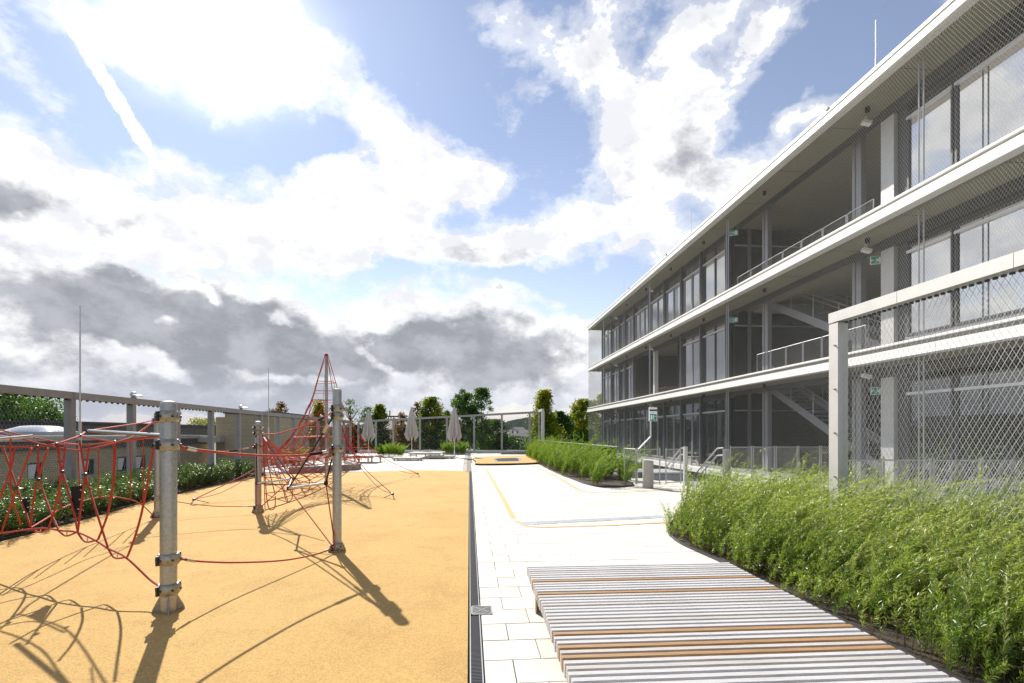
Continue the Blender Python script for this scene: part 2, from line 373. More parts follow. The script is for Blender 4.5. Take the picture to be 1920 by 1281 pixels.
def nrmz(a): return a/np.maximum(np.linalg.norm(a, axis=-1, keepdims=True), 1e-9)
def leaf_quads(P, D, Ln, Wd, droop=.0):
    """pointed leaf quads at P along D"""
    rnd = rng.normal(size=P.shape); S = nrmz(np.cross(D, rnd))
    mid = P+D*Ln[:, None]*.45; tip = P+D*Ln[:, None]; tip[:, 2] -= droop*Ln
    return np.stack([P, mid+S*Wd[:, None]/2, tip, mid-S*Wd[:, None]/2], 1)

def diamond_mesh(origin, along, up, length, height, pw=.075, ph=.125, r=.002, seg=.55):
    """woven cable net: two families of crossing wires, cut into short three-sided lengths"""
    mb = MB(); A = Vector(along).normalized(); U = Vector(up).normalized(); O = Vector(origin); Nn = A.cross(U)
    k = pw/ph; vs = []; fs = []
    for sgn in (1, -1):
        y0 = -height*k if sgn > 0 else 0.
        y1 = length if sgn > 0 else length+height*k
        n = int((y1-y0)/pw)
        for i in range(n+1):
            s0 = y0+i*pw
            t0, t1 = 0., height
            if sgn > 0: t0 = max(t0, (0-s0)/k); t1 = min(t1, (length-s0)/k)
            else: t0 = max(t0, (s0-length)/k); t1 = min(t1, s0/k)
            if t1-t0 < .02: continue
            m = max(1, int(math.ceil((t1-t0)/seg)))
            off = Nn*(r*.8*sgn)
            W1 = (A*1.0-U*(sgn*k)).normalized()*r
            for j in range(m):
                a = t0+(t1-t0)*j/m; b = t0+(t1-t0)*(j+1)/m
                p = O+A*(s0+sgn*k*a)+U*a+off; q = O+A*(s0+sgn*k*b)+U*b+off
                o = len(vs)
                vs += [p+W1, p-W1*.5+Nn*r*.87, p-W1*.5-Nn*r*.87, q+W1, q-W1*.5+Nn*r*.87, q-W1*.5-Nn*r*.87]
                fs += [(o, o+1, o+4, o+3), (o+1, o+2, o+5, o+4), (o+2, o, o+3, o+5)]
    mb.v = [tuple(v) for v in vs]; mb.f = fs
    return mb
def inpoly(x, y, P):
    c = False; n = len(P); j = n-1
    for i in range(n):
        xi, yi = P[i]; xj, yj = P[j]
        if (yi > y) != (yj > y) and x < (xj-xi)*(y-yi)/(yj-yi)+xi: c = not c
        j = i
    return c
def inpoly_np(x, y, P):
    c = np.zeros(len(x), bool); n = len(P); j = n-1
    for i in range(n):
        xi, yi = P[i]; xj, yj = P[j]
        t = ((yi > y) != (yj > y)) & (x < (xj-xi)*(y-yi)/((yj-yi) or 1e-9)+xi); c ^= t; j = i
    return c
def xy(v): return (v.x, v.y)
def smoothpoly(P, n=5):
    Q = catm([Vector((x, y, 0)) for x, y in P], n); return [(q.x, q.y) for q in Q]

# ---------------------------------------------------------------- terrain, hills
TZ = -8.0
def terrain():
    mb = MB(); n = 60; vs = []
    for r in [0, 60, 150, 300, 600, 1000, 1600, 2400, 4000, 9000]:
        for k in range(n):
            a = 2*math.pi*k/n; x = r*math.cos(a); y = r*math.sin(a)
            z = TZ-0.012*max(0, r-60) if r < 700 else TZ-8
            vs.append((x, y, z-(.0 if r < 700 else 1)))
    fs = [(i*n+k, i*n+(k+1) % n, (i+1)*n+(k+1) % n, (i+1)*n+k) for i in range(9) for k in range(n)]
    mb.v = vs; mb.f = fs
    m = mat('far_meadow', (.06, .085, .03), .95, 0, .3, .01, col2=(.12, .13, .06))
    struct('ground', mb, m)
    # wooded ridge beyond the town
    mb = MB(); nu, nv = 260, 16; vs = []
    for j in range(nv):
        for i in range(nu):
            u = -600+i*3600/(nu-1); d = 900+j*70.
            p = W(u, 812, d); t = j/(nv-1)
            hv = 11+6*math.sin(u*.006+1.3)+7*math.sin(u*.013+.4)+8*math.exp(-((u-1000)/70.)**2)
            h = EYE+hv/960*(900+70*(nv-1))*math.sin(t*math.pi/2) - 20*(1-t)
            h += 2.2*math.sin(i*2.1+j*1.7)*math.sin(i*.9-j*2.3)+random.uniform(-1.6, 1.6)
            vs.append((p.x, p.y, h))
    fs = [(j*nu+i, j*nu+i+1, (j+1)*nu+i+1, (j+1)*nu+i) for j in range(nv-1) for i in range(nu-1)]
    mb.v = vs; mb.f = fs
    m = mat('wooded_slope', (.022, .034, .026), .95, 0, .3, .05, col2=(.05, .062, .055), spec=0.)
    struct('hills', mb, m)
terrain()

# ---------------------------------------------------------------- terrace floor
NEAR_BED = smoothpoly([xy(G(1262, 978)), xy(G(1252, 998)), xy(G(1275, 1020)), xy(G(1340, 1050)), xy(G(1440, 1100)), xy(G(1560, 1160)), xy(G(1700, 1232)), xy(G(1830, 1298))])
NEAR_BED += [(3.6, 1.2), (6.3, 1.2), (6.5, 9.2), (4.2, 9.6)]
MID_BED = smoothpoly([xy(G(985, 857)), xy(G(1003, 867)), xy(G(1040, 886)), xy(G(1075, 900)), xy(G(1100, 909)), xy(G(1130, 914)), xy(G(1165, 914)), xy(G(1188, 911))])
MID_BED += [(5.9, 18.6), (5.55, 30), (5.3, 40.5), (4.6, 40.5)]
PLAY = smoothpoly([xy(G(472, 896)), xy(G(400, 912)), xy(G(300, 936)), xy(G(200, 965)), xy(G(100, 992)), xy(G(0, 1018)), (-7.2, 5.0), (-7.4, .5)], 4)
PLAY += [(-.012, .5)]
PLAY += [(-.012, Yat(878, 0) if False else 21.2), (-.2, 21.9), (-.55, 22.25)] 
PLAY += [xy(G(800, 882.5)), xy(G(730, 884)), xy(G(640, 887)), xy(G(560, 890)), xy(G(505, 892))]
def terrace():
    mb = MB(); mb.box((-10.2, -6, TZ-1), (7.0, 42.6, -.06)); mb.box((7.0, -6, TZ-1), (11.3, 17.0, -.06)); 
    struct('terrace', mb, M_['conc_dark'])
    mb = MB(); mb.box((-9.0, -6, -.058), (6.98, 42.3, -.028)); struct('paving_bed', mb, M_['joint'])
    mb = MB()
    mb.poly(PLAY, -.05, .022); struct('play_surface', mb, M_['rubber'])
    # grey walk by the building, laid in slabs
    base = struct('walkway', MB().box((6.6, -6, -.055), (10.95, 16.95, -.022)), M_['joint'])
    mb = MB()
    y = -5.9
    while y < 16.9:
        x = 7.0
        while x < 10.85:
            mb.bbox((x+.004, y+.004, -.05), (min(x+.596, 10.94), y+.392, 0.002+random.uniform(-.001, .001))); x += .6
        y += .4
    mb.build('paving_slab', M_['greypave'], base, kind='stuff')
    # pale pavers
    pav = struct('pavement', MB().box((.10, .3, -.07), (.14, .34, -.059)), M_['joint'])
    LX, LY = .422, .352
    cells = []
    j = 0; y = .9
    while y < 42.2:
        x = .105+(j % 2)*LX/2-LX; 
        while x < 6.95:
            a, b = max(x, .105), min(x+LX, 6.98)
            if b-a > .03: cells.append((a, b, y))
            x += LX
        if y > 22.3:
            x = .105-LX+(j % 2)*LX/2
            while x > -9.0:
                a, b = max(x-LX, -9.0), min(x, .10)
                cells.append((a, b, y)); x -= LX
        elif y > 20.6: pass
        y += LY; j += 1
    full = {}
    near, rest = [], []
    def vis(c):
        cx, cy = (c[0]+c[1])/2, c[2]+LY/2
        d = SA*cx+CA*cy
        if d < .5: return 0
        u = 960+960*(CA*cx-SA*cy)/d; v = 812+EYE*960/d
        if not (0 < u < 1920 and v < 1330): return 0
        if inpoly(cx, cy, NEAR_BED) or inpoly(cx, cy, MID_BED): return 0
        if 1010 < u and v > 1068 and u > 1010+(v-1068)*.4: return .0   # below the slatted platform
        return 1/d
    sc = sorted(((vis(c), i) for i, c in enumerate(cells)), reverse=True)
    top = set(i for s, i in sc[:285] if s > 0)
    for i, c in enumerate(cells):
        (near if i in top else rest).append(c)
    for a, b, y in near:
        w = round(b-a, 3)
        key = (w, random.randrange(2))
        if key not in full:
            mb = MB(); mb.bbox((-w/2+.0035, -LY/2+.0035, -.05), (w/2-.0035, LY/2-.0035, 0)); 
            me = bpy.data.meshes.new('paver'); me.from_pydata(mb.v, [], mb.f); me.materials.append(M_['paver']); full[key] = me
        o = link('paver', full[key], pav); o.location = ((a+b)/2+random.uniform(-.001, .001), y+LY/2, random.uniform(-.0022, .0015)); o.rotation_euler = (random.uniform(-.002, .002), random.uniform(-.002, .002), random.uniform(-.002, .002))
    mb = MB(); 
    for a, b, y in rest:
        if b-a < .02: continue
        dz = random.uniform(-.0022, .0015); mb.bbox((a+.0035, y+.0035, -.05+dz), (b-.0035, y+LY-.0035, dz))
    o = mb.build('far_paver', M_['paver'], pav, kind='stuff')
    a = o.data.attributes.new('var', 'FLOAT', 'POINT')
    vals = np.repeat(rng.random(len(mb.v)//12), 12); a.data.foreach_set('value', vals.astype(np.float32))
    # game lines and the grey band of small slabs
    def ribbon(pts, w, z=.0045):
        P = catm([Vector((p.x, p.y, z)) for p in pts], 6); mb = MB(); vs = []
        for i, p in enumerate(P):
            t = (P[min(i+1, len(P)-1)]-P[max(i-1, 0)]).normalized(); s = Vector((-t.y, t.x, 0))*w/2
            vs += [p-s, p+s]
        mb.add(vs, [(2*i, 2*i+1, 2*i+3, 2*i+2) for i in range(len(P)-1)]); return mb
    ribbon([G(911, 878), G(935, 920), G(963, 972)], .11).build('painted_line', M_['paint'], kind='structure')
    ribbon([G(995, 873), G(1040, 892), G(1082, 917), G(1110, 923), G(1160, 924), G(1260, 918)], .08).build('painted_line', M_['paint'], kind='structure')
    ribbon([G(968, 977), G(980, 984), G(1005, 988.5), G(1060, 988), G(1150, 985), G(1250, 980)], .07).build('painted_line', M_['paint'], kind='structure')
    g = struct('grey_paving_band', MB().box((G(975, 985).x, G(975, 985).y, -.02), (G(975, 985).x+.1, G(975, 985).y+.1, -.015)), M_['greypave'])
    p0, p1 = G(976, 985), G(1252, 971)
    n = 8; t = (p1-p0)/n; s = Vector((-t.y, t.x, 0)).normalized()*.30
    for i in range(n):
        a = p0+t*i+t*.02; b = p0+t*(i+1)-t*.02
        MB().poly([xy(a), xy(b), xy(b+s), xy(a+s)], -.01, .0042).build('slab', M_['greypave'], g)
terrace()

# planting soil with thin steel edging
def bed(name, P, z=.02):
    mb = MB(); mb.poly(P, -.03, z); o = struct(name, mb, M_['soil'])
    e = MB(); n = len(P)
    for i in range(n):
        p = Vector((*P[i], z/2+.012)); q = Vector((*P[(i+1) % n], z/2+.012)); 
        if (q-p).length > .01: e.bar(p, q, .008, .05)
    e.build('steel_edging', M_['dark'], o)
    return o
bed('near_planting_soil', NEAR_BED); bed('middle_planting_soil', MID_BED)
HEDGE = [xy(G(474, 893)), xy(G(400, 911)), xy(G(300, 935)), xy(G(200, 964)), xy(G(100, 991)), xy(G(0, 1016)), (-7.15, 5.2), (-7.3, 1.0), (-9.15, 1.0), (-9.15, 20.5), (-8.2, 21.2)]
bed('left_planting_soil', HEDGE)

# ---------------------------------------------------------------- drain channel
def drain():
    t = thing('drain_channel', 'long slotted drain channel along the edge of the orange play surface', 'drain', (0, 0, 0))
    mb = MB()
    mb.box((.004, .6, -.05), (.0115, 22.2, .004)); mb.box((.088, .6, -.05), (.0955, 22.2, .004)); mb.build('rail', M_['inox'], t)
    MB().box((.012, .6, -.055), (.0875, 22.2, -.03)).build('gutter', M_['black'], t)
    mb = MB(); y = .6
    while y < 22.2:
        if not (4.62 < y < 4.86): mb.box((.0125, y, -.012), (.0875, y+.011, .001))
        y += .021
    mb.build('grate_bar', M_['dark'], t, kind='stuff')
    MB().box((-.011, .5, -.05), (.0035, 22.2, .006)).build('rubber_seal', M_['black'], t)
    c = G(903, 1145)
    t = thing('gully_cover', 'square cast gully cover with diagonal cross beside the drain channel', 'drain cover', (c.x, c.y, 0))
    w, l = .095, .115
    mb = MB()
    for a, b in (((-w, -l), (w, -l+.012)), ((-w, l-.012), (w, l)), ((-w, -l), (-w+.01, l)), ((w-.01, -l), (w, l))): mb.box((a[0], a[1], -.03), (b[0], b[1], .0075))
    mb.build('cover_frame', M_['steel'], t)
    MB().box((-w+.01, -l+.012, -.03), (w-.01, l-.012, .0035)).build('cover_plate', M_['black'], t)
    mb = MB()
    for k in range(-6, 7):
        mb.bar((-w+.012, k*.016-.02, .005), (w-.012, k*.016+.02, .005), .005, .004)
    mb.v = [(x, max(-l+.012, min(l-.012, y)), z) for x, y, z in mb.v]
    mb.build('bar_grid', M_['steel'], t, kind='stuff')
    for s in (1, -1): MB().bar((-w+.012, -s*(l-.02), .0065), (w-.012, s*(l-.02), .0065), .008, .005).build('cross_bar', M_['inox'], t)
drain()

# ---------------------------------------------------------------- school building
D1, D2 = 11.0, 12.35
Y_END, Y_NEAR = Yat(1101, D1), -3.0
YF = Yat(1131, D2)
FL = [0.0, 4.0, 7.78]; SB = [-.25, 3.59, 7.40]; ROOF_B, ROOF_T = 11.27, 11.60
bld = thing('school_building', 'long three storey school building with white slab edges behind steel mesh', 'building', (D1, 20, 0))
def bp(mb, name, m, parent=None, **k):
    mb.v = [(x-D1, y-20, z) for x, y, z in mb.v]; return mb.build(name, m, parent or bld, **k)
def building():
    Z = 26.0
    YV0, YV1 = 14.0, Yat(1372, D2)      # open stair hall between these
    for i, (top, bot) in enumerate(zip(FL, SB)):
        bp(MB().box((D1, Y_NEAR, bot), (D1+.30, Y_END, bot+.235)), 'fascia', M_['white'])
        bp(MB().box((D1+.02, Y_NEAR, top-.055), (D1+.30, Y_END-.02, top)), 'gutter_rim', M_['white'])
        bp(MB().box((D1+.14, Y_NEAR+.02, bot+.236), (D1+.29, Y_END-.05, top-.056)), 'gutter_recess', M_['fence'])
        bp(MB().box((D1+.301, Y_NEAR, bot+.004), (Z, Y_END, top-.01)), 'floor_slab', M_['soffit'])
        bp(MB().box((D1+.302, Y_NEAR, top-.0095), (Z, Y_END-.01, top-.002)), 'floor_finish', M_['floor'])
    bp(MB().box((D1, Y_NEAR, ROOF_B), (D1+.30, Y_END, ROOF_T-.10)), 'fascia', M_['white'])
    bp(MB().box((D1-.025, Y_NEAR, ROOF_T-.098), (D1+.4, Y_END+.02, ROOF_T)), 'roof_edge', M_['white'])
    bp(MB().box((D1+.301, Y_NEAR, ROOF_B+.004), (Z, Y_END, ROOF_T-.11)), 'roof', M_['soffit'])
    for z0, z1 in ((SB[0], SB[0]+.235), (SB[1], SB[1]+.235), (SB[2], SB[2]+.235), (ROOF_B, ROOF_T-.1)):
        mb = MB(); y = 3.3
        while y < 46: mb.box((D1-.0015, y, z0+.002), (D1+.01, y+.006, z1-.002)); y += 3.975
        bp(mb, 'fascia_joint', M_['fence'], kind='stuff')
    # soffit joints
    for z in (SB[1], SB[2], ROOF_B):
        mb = MB(); y = 2.
        while y < 46: mb.box((D1+.31, y, z-.002), (D2-.02, y+.014, z+.02)); y += 2.65
        bp(mb, 'soffit_joint', M_['dark'], kind='stuff')
    # end beams above the glazing
    tops = [SB[1], SB[2], ROOF_B]
    for f in range(3):
        z1 = tops[f]
        bp(MB().box((D2-.03, YV1-.1, z1-.26), (D2+.12, YF, z1-.002)), 'head_beam', M_['framed'])
        bp(MB().box((D2-.06, Y_NEAR, z1-.30), (D2+.12, YV0+.4, z1-.002)), 'head_beam', M_['framed'])
        bp(MB().box((D2-.02, YV0+.4, z1-.20), (D2+.10, YV1-.1, z1-.002)), 'head_beam', M_['framed'])
    # glazing
    us = [1131, 1148, 1163, 1174, 1190, 1219, 1248, 1280, 1317, 1366]
    ys = [Yat(u, D2) for u in us]
    def window(y0, y1, z0, z1, zt, n, glass, sash=True, x=D2):
        """y0<y1"""
        fr = MB(); w = .055
        fr.box((x, y0, z0), (x+.09, y0+w, z1)); fr.box((x, y1-w, z0), (x+.09, y1, z1))
        fr.box((x, y0+w, z0), (x+.09, y1-w, z0+.07)); fr.box((x, y0+w, z1-.05), (x+.09, y1-w, z1))
        o = bp(fr, 'window', M_['framed'])
        tr = MB().box((x-.035, y0+.01, zt), (x+.085, y1-.01, zt+.075)); bp(tr, 'transom', M_['alu'], o)
        L = (y1-y0-2*w)/n
        for k in range(n):
            a = y0+w+k*L; b = a+L
            if k: bp(MB().box((x-.01, a-.022, z0+.072), (x+.08, a+.022, z1-.052)), 'mullion', M_['framed' if not sash else 'frame'], o)
            bp(MB().box((x+.045, a+.022, zt+.077), (x+.055, b-.022, z1-.052)), 'pane', glass, o)
            if sash and (k+f) % 3 != 2:
                s = MB(); q = .075; A = a+.025; B = b-.025; z0s = z0+.075; z1s = zt-.005
                s.box((x-.005, A, z0s), (x+.06, A+q, z1s)); s.box((x-.005, B-q, z0s), (x+.06, B, z1s))
                s.box((x-.005, A+q, z0s), (x+.06, B-q, z0s+q)); s.box((x-.005, A+q, z1s-q), (x+.06, B-q, z1s))
                bp(s, 'sash', M_['frame'], o)
                bp(MB().box((x+.03, A+q+.001, z0s+q), (x+.04, B-q-.001, z1s-q)), 'pane', glass, o)
            else:
                bp(MB().box((x+.045, a+.022, z0+.072), (x+.055, b-.022, zt-.001)), 'pane', glass, o)
    for f in range(3):
        z0 = FL[f]; z1 = tops[f]-.262; zt = z0+2.68
        for i in range(len(ys)-1):
            y1, y0 = ys[i], ys[i+1]
            if f == 1 and 4 <= i <= 5: continue
            if f == 1 and i == 6: y1 = Yat(1266, D2)
            if f == 1 and i == 6: continue
            L = y1-y0; n = 1 if L < 1.5 else 2 if L < 3.2 else 3
            window(y0+.07, y1-.07, z0, z1, zt, n, M_['glass' if f == 0 else 'glass_top'], sash=(i != 8))
        # facade posts
        for i, y in enumerate(ys):
            if f == 1 and i in (5, 6): continue
            p = bp(MB().box((D2-.10, y-.06, z0), (D2+.10, y+.06, tops[f]-.003)), 'facade_post', M_['framed'])
            bp(MB().box((D2-.13, y+.062, z0), (D2-.03, y+.11, tops[f]-.003)), 'cover_strip', M_['frame'], p)
        # near block: big fixed panes
        yy = [13.55, 12.12, 9.5, 6.9, 4.3, 1.7, -.9]
        for k in range(len(yy)-1):
            window(yy[k+1]+.03, yy[k]-.03, z0+(.38 if f else .12), tops[f]-(.45 if f < 2 else .55), z0+2.72, 1, M_['glass_top' if f else 'glass'], sash=False)
        bp(MB().box((D2+.02, Y_NEAR, z0), (D2+.2, 13.6, z0+(.38 if f else .12))), 'sill_wall', M_['frame'])
        bp(MB().box((D2-.02, 13.95, z0), (D2+.35, 14.42, tops[f]-.003)), 'pilaster', M_['fence_light'])
        bp(MB().box((D2+.1, 13.6, z0), (D2+.4, 13.93, tops[f]-.003)), 'pilaster', M_['framed'])
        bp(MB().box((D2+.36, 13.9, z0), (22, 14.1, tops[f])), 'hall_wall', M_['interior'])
        # hall far side: glazed wall facing the camera with a pale rail
        yw = YV1-.05
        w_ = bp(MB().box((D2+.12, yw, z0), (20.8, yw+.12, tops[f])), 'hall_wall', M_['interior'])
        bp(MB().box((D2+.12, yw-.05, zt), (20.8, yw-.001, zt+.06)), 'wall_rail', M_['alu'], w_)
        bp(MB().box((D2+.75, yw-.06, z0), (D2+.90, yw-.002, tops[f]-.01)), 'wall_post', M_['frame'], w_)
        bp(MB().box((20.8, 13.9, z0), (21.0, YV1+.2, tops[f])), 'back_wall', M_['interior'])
        # solid core behind everything glazed
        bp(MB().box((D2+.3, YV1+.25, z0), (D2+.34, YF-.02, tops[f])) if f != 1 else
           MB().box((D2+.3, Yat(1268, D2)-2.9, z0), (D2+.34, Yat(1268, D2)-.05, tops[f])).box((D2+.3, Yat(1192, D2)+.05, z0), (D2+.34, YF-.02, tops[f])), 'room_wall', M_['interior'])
        bp(MB().box((D2+.35, YF-.12, z0), (Z-.2, YF, tops[f])), 'end_wall', M_['housewall'])
    # round and square columns of the open hall
    for u in (1440, 1614):
        y = Yat(u, 12.7)
        for f in range(3):
            c = bp(MB().box((12.62, y-.11, FL[f]), (12.80, y+.11, tops[f])), 'column', M_['frame'])
            bp(MB().box((12.60, y+.13, FL[f]), (12.66, y+.26, tops[f])), 'downpipe', M_['fence'], c)
    # recessed loggia on the first floor
    ya, yb = Yat(1268, D2), Yat(1192, D2)
    lg = bp(MB().box((16.2, ya-.4, FL[1]), (16.4, yb+.3, SB[2])), 'loggia_wall', M_['interior'])
    bp(MB().box((16.14, ya-.3, FL[1]+2.68), (16.199, yb, FL[1]+2.74)), 'wall_rail', M_['alu'], lg)
    bp(MB().box((D2+.1, yb-.02, FL[1]), (16.2, yb+.12, SB[2])), 'loggia_wall', M_['interior'])
    bp(MB().box((D2+.1, ya-.12, FL[1]), (16.2, ya+.02, SB[2])), 'loggia_wall', M_['interior'])
    y = Yat(1230, 12.55)
    bp(MB().box((12.4, y-.13, FL[1]), (12.66, y+.13, SB[2])), 'column', M_['white'])
    # stairs in the hall
    def stair(ztop, zbot, y0=21.9, y1=14.9, x0=13.5, x1=14.9):
        n = 21; st = MB(); dy = (y0-y1)/n; dz = (ztop-zbot)/n
        for k in range(n):
            st.box((x0+.06, y0-(k+1)*dy, ztop-(k+1)*dz-.03), (x1-.06, y0-k*dy+.02, ztop-(k+1)*dz+.01))
        root = bp(MB().bar((x0, y0+.1, ztop-.1), (x0, y1, zbot-.0), .05, .30).bar((x1, y0+.1, ztop-.1), (x1, y1, zbot), .05, .30), 'staircase', M_['frame'])
        bp(st, 'step', M_['floor'], root, kind='stuff')
        rl = MB(); 
        for x in (x0-.01, x1):
            for h in (1.0, .82): rl.tube([(x, y0+.2, ztop+h), (x, y1, zbot+h)], .021, 6)
            for k in range(6):
                t = k/5; rl.tube([(x, y0+(y1-y0)*t, ztop+(zbot-ztop)*t), (x, y0+(y1-y0)*t, ztop+(zbot-ztop)*t+1.0)], .02, 6)
        bp(rl, 'handrail', M_['inox'], root)
        bp(MB().box((x0-.1, y0+.05, ztop-.22), (x1+.1, y0+1.6, ztop-.01)), 'landing', M_['floor'], root)
    stair(FL[1]-.25, 0.05); stair(FL[2]-.25, FL[1]+.05)
    # railings along the open hall on the upper floors and at the hall front
    def railing(y0, y1, z, x=12.28, n=7, parent=None):
        L = (y1-y0)/n
        for k in range(n):
            a = y0+k*L+.03; b = a+L-.06
            r = MB(); r.tube([(x, a, z+.02), (x, a, z+1.0)], .018, 6).tube([(x, b, z+.02), (x, b, z+1.0)], .018, 6).tube([(x, a, z+1.0), (x, b, z+1.0)], .013, 6).tube([(x, a, z+.08), (x, b, z+.08)], .012, 6)
            o = bp(r, 'railing_panel', M_['frame'])
            dm = diamond_mesh((x, a, z+.09), (0, 1, 0), (0, 0, 1), b-a, .9, .06, .1, .0016, .5); bp(dm, 'net_infill', M_['wire'], o, kind='stuff')
    railing(14.6, 22.6, FL[2]); railing(14.9, 21.0, FL[1], n=6)
    # mesh in front of all floors, in front of the ends too
    dm = diamond_mesh((D1+.10, 7.0, -.02), (0, 1, 0), (0, 0, 1), Y_END-7.1, ROOF_B, r=.0020); bp(dm, 'mesh_front', M_['wire'], kind='stuff')
    dm = diamond_mesh((D1+.10, Y_END-.06, -.02), (1, 0, 0), (0, 0, 1), 1.5, ROOF_B, r=.0019, pw=.06, ph=.1); bp(dm, 'mesh_end', M_['wire'], kind='stuff')
    # tension rods carrying the mesh
    for u in (1132, 1219, 1366, 1732):
        y = Yat(u, D1+.5)
        for f in range(3):
            for s in (0, .14):
                bp(MB().tube([(D1+.5, y+s, FL[f]), (D1+.5, y+s, tops[f])], .018, 8), 'tension_rod', M_['inox'])
    # soffit lamps
    for f in range(3):
        y = 8.9
        while y < 46:
            l = bp(MB().lathe([(.06, 0), (.065, -.02), (.065, -.13), (.05, -.14)], (D1+.72, y, tops[f]), 12), 'soffit_lamp', M_['black'])
            y += 5.3 if y < 20 else 4.2
        for y in (14.6, 33.0, 41.2):
            o = bp(MB().lathe([(.05, 0), (.05, -.08), (.03, -.10), (.03, -.16)], (D1+1.0, y, tops[f]), 10), 'floodlight', M_['alu'])
            bp(MB().bar((D1+.88, y, tops[f]-.18), (D1+1.12, y-.04, tops[f]-.25), .16, .10), 'lamp_head', M_['signwhite'], o)
    # roof trims: small clamps
    for u in (1180, 1250, 1552):
        y = Yat(u, D1); bp(MB().box((D1-.06, y-.06, ROOF_T), (D1+.2, y+.06, ROOF_T+.05)), 'roof_clamp', M_['fence'])
building()

# ---- exit signs
def exit_sign_parts(root, w, h, arrow=-1):
    """root at sign centre; face looks along local -Y"""
    MB().box((-w/2, -.02, -h/2), (w/2, .02, h/2)).build('sign_box', M_['signwhite'], root)
    MB().box((-w/2+.015, -.026, -h/2+.015), (w/2-.015, -.0205, h/2-.015)).build('sign_face', M_['green'], root)
    y0, y1 = -.032, -.0265; s = h
    # door and running figure
    MB().box((.06*w*2, y0, -.36*s), (.19*w*2, y1, .36*s)).build('door_symbol', M_['signwhite'], root)
    f = MB(); cx = .0
    def seg(a, b, t): f.bar((cx+a[0]*s, (y0+y1)/2, a[1]*s), (cx+b[0]*s, (y0+y1)/2, b[1]*s), .0055, t*s)
    seg((.0, .14), (.05, -.06), .13); seg((.05, -.06), (-.10, -.16), .07); seg((-.10, -.16), (-.13, -.33), .06)
    seg((.05, -.06), (.14, -.2), .07); seg((.14, -.2), (.28, -.2), .06); seg((0, .14), (-.16, .06), .05); seg((0, .14), (.16, .06), .05)
    f.lathe([(.001, -.06*s), (.06*s, 0), (.001, .06*s)], (cx-.02*s, (y0+y1)/2, .27*s), 10)
    f.build('running_figure', M_['signwhite'], root)
    a = MB(); x = -.30*w
    a.box((x-.1*w, y0, -.04*s), (x+.08*w, y1, .04*s))
    hx = x+arrow*.12*w
    a.add([(hx+arrow*.08*w, y0, 0), (hx-arrow*.03*w, y0, .17*s), (hx-arrow*.03*w, y0, -.17*s), (hx+arrow*.08*w, y1, 0), (hx-arrow*.03*w, y1, .17*s), (hx-arrow*.03*w, y1, -.17*s)],
          [(0, 1, 2), (5, 4, 3), (0, 3, 4, 1), (1, 4, 5, 2), (2, 5, 3, 0)])
    a.build('arrow', M_['signwhite'], root)
def sign_at(u, v, d, w, h, label, arrow=-1, rods=True):
    p = W(u, v, d)
    r = thing('exit_sign', label, 'exit sign', p, 'green exit signs', rz=-AXIS-.35)
    exit_sign_parts(r, w, h, arrow)
    if rods: MB().box((-w/2+.01, -.01, h/2), (-w/2+.025, .01, h/2+.35)).box((w/2-.025, -.01, h/2), (w/2-.01, .01, h/2+.35)).build('hanger', M_['fence'], r)
sign_at(1644, 488, 15.5, .34, .24, 'green exit sign hanging in the middle storey of the stair hall, beside the upper stair')
sign_at(1376, 437, 22.6, .34, .20, 'green exit sign high under the roof slab at the left end of the open hall', 1)
sign_at(1376, 600, 22.6, .34, .20, 'green exit sign in the middle storey at the left end of the open hall', 1)
sign_at(1645, 733, 15.5, .34, .22, 'green exit sign hanging on the ground floor behind the large mesh frame')

# ---- neighbours of the facade: red tables in the loggia
def tables():
    y = Yat(1255, 13.6)
    for k, (dx, dy, lab) in enumerate(((0, 0, 'red wooden picnic table in the first floor loggia, the one nearer the white column'), (.9, -1.7, 'red wooden picnic table in the first floor loggia, the one beside the grey window frames'))):
        t = thing('picnic_table', lab, 'table', (13.5+dx, y+dy, FL[1]))
        MB().box((-.4, -.8, .70), (.4, .8, .75)).build('table_top', M_['redwood'], t)
        for s in (1, -1):
            MB().box((s*.62-.14, -.8, .42), (s*.62+.14, .8, .46)).build('seat', M_['redwood'], t)
            MB().bar((-.7, s*.6, .02), (-.1, s*.6, .70), .07, .07).bar((.7, s*.6, .02), (.1, s*.6, .70), .07, .07).bar((-.7, s*.6, .38), (.7, s*.6, .38), .06, .06).build('leg', M_['redwood'], t)
tables()

# ---- lightning rods
def rod(x, y, z0, z1, label, r=.012):
    t = thing('lightning_rod', label, 'lightning rod', (x, y, z0), 'thin lightning rods')
    MB().tube([(0, 0, 0), (0, 0, (z1-z0)*.45)], r*1.5, 6).build('lower_tube', M_['fence_light'], t)
    MB().tube([(0, 0, (z1-z0)*.45), (0, 0, z1-z0)], r*.8, 6).build('tip', M_['inox'], t)
for u, v0, lab in ((1642, 38, 'thin lightning rod on the school roof, the tallest looking one near the top right corner'), (1296, 390, 'thin lightning rod on the school roof, in the middle of its length'), (1170, 525, 'thin lightning rod on the far end of the school roof')):
    D = 11.6; y = Yat(u, D); d = SA*D+CA*y
    rod(D, y, ROOF_T-.1, EYE+(812-v0)/960*d, lab, .010)

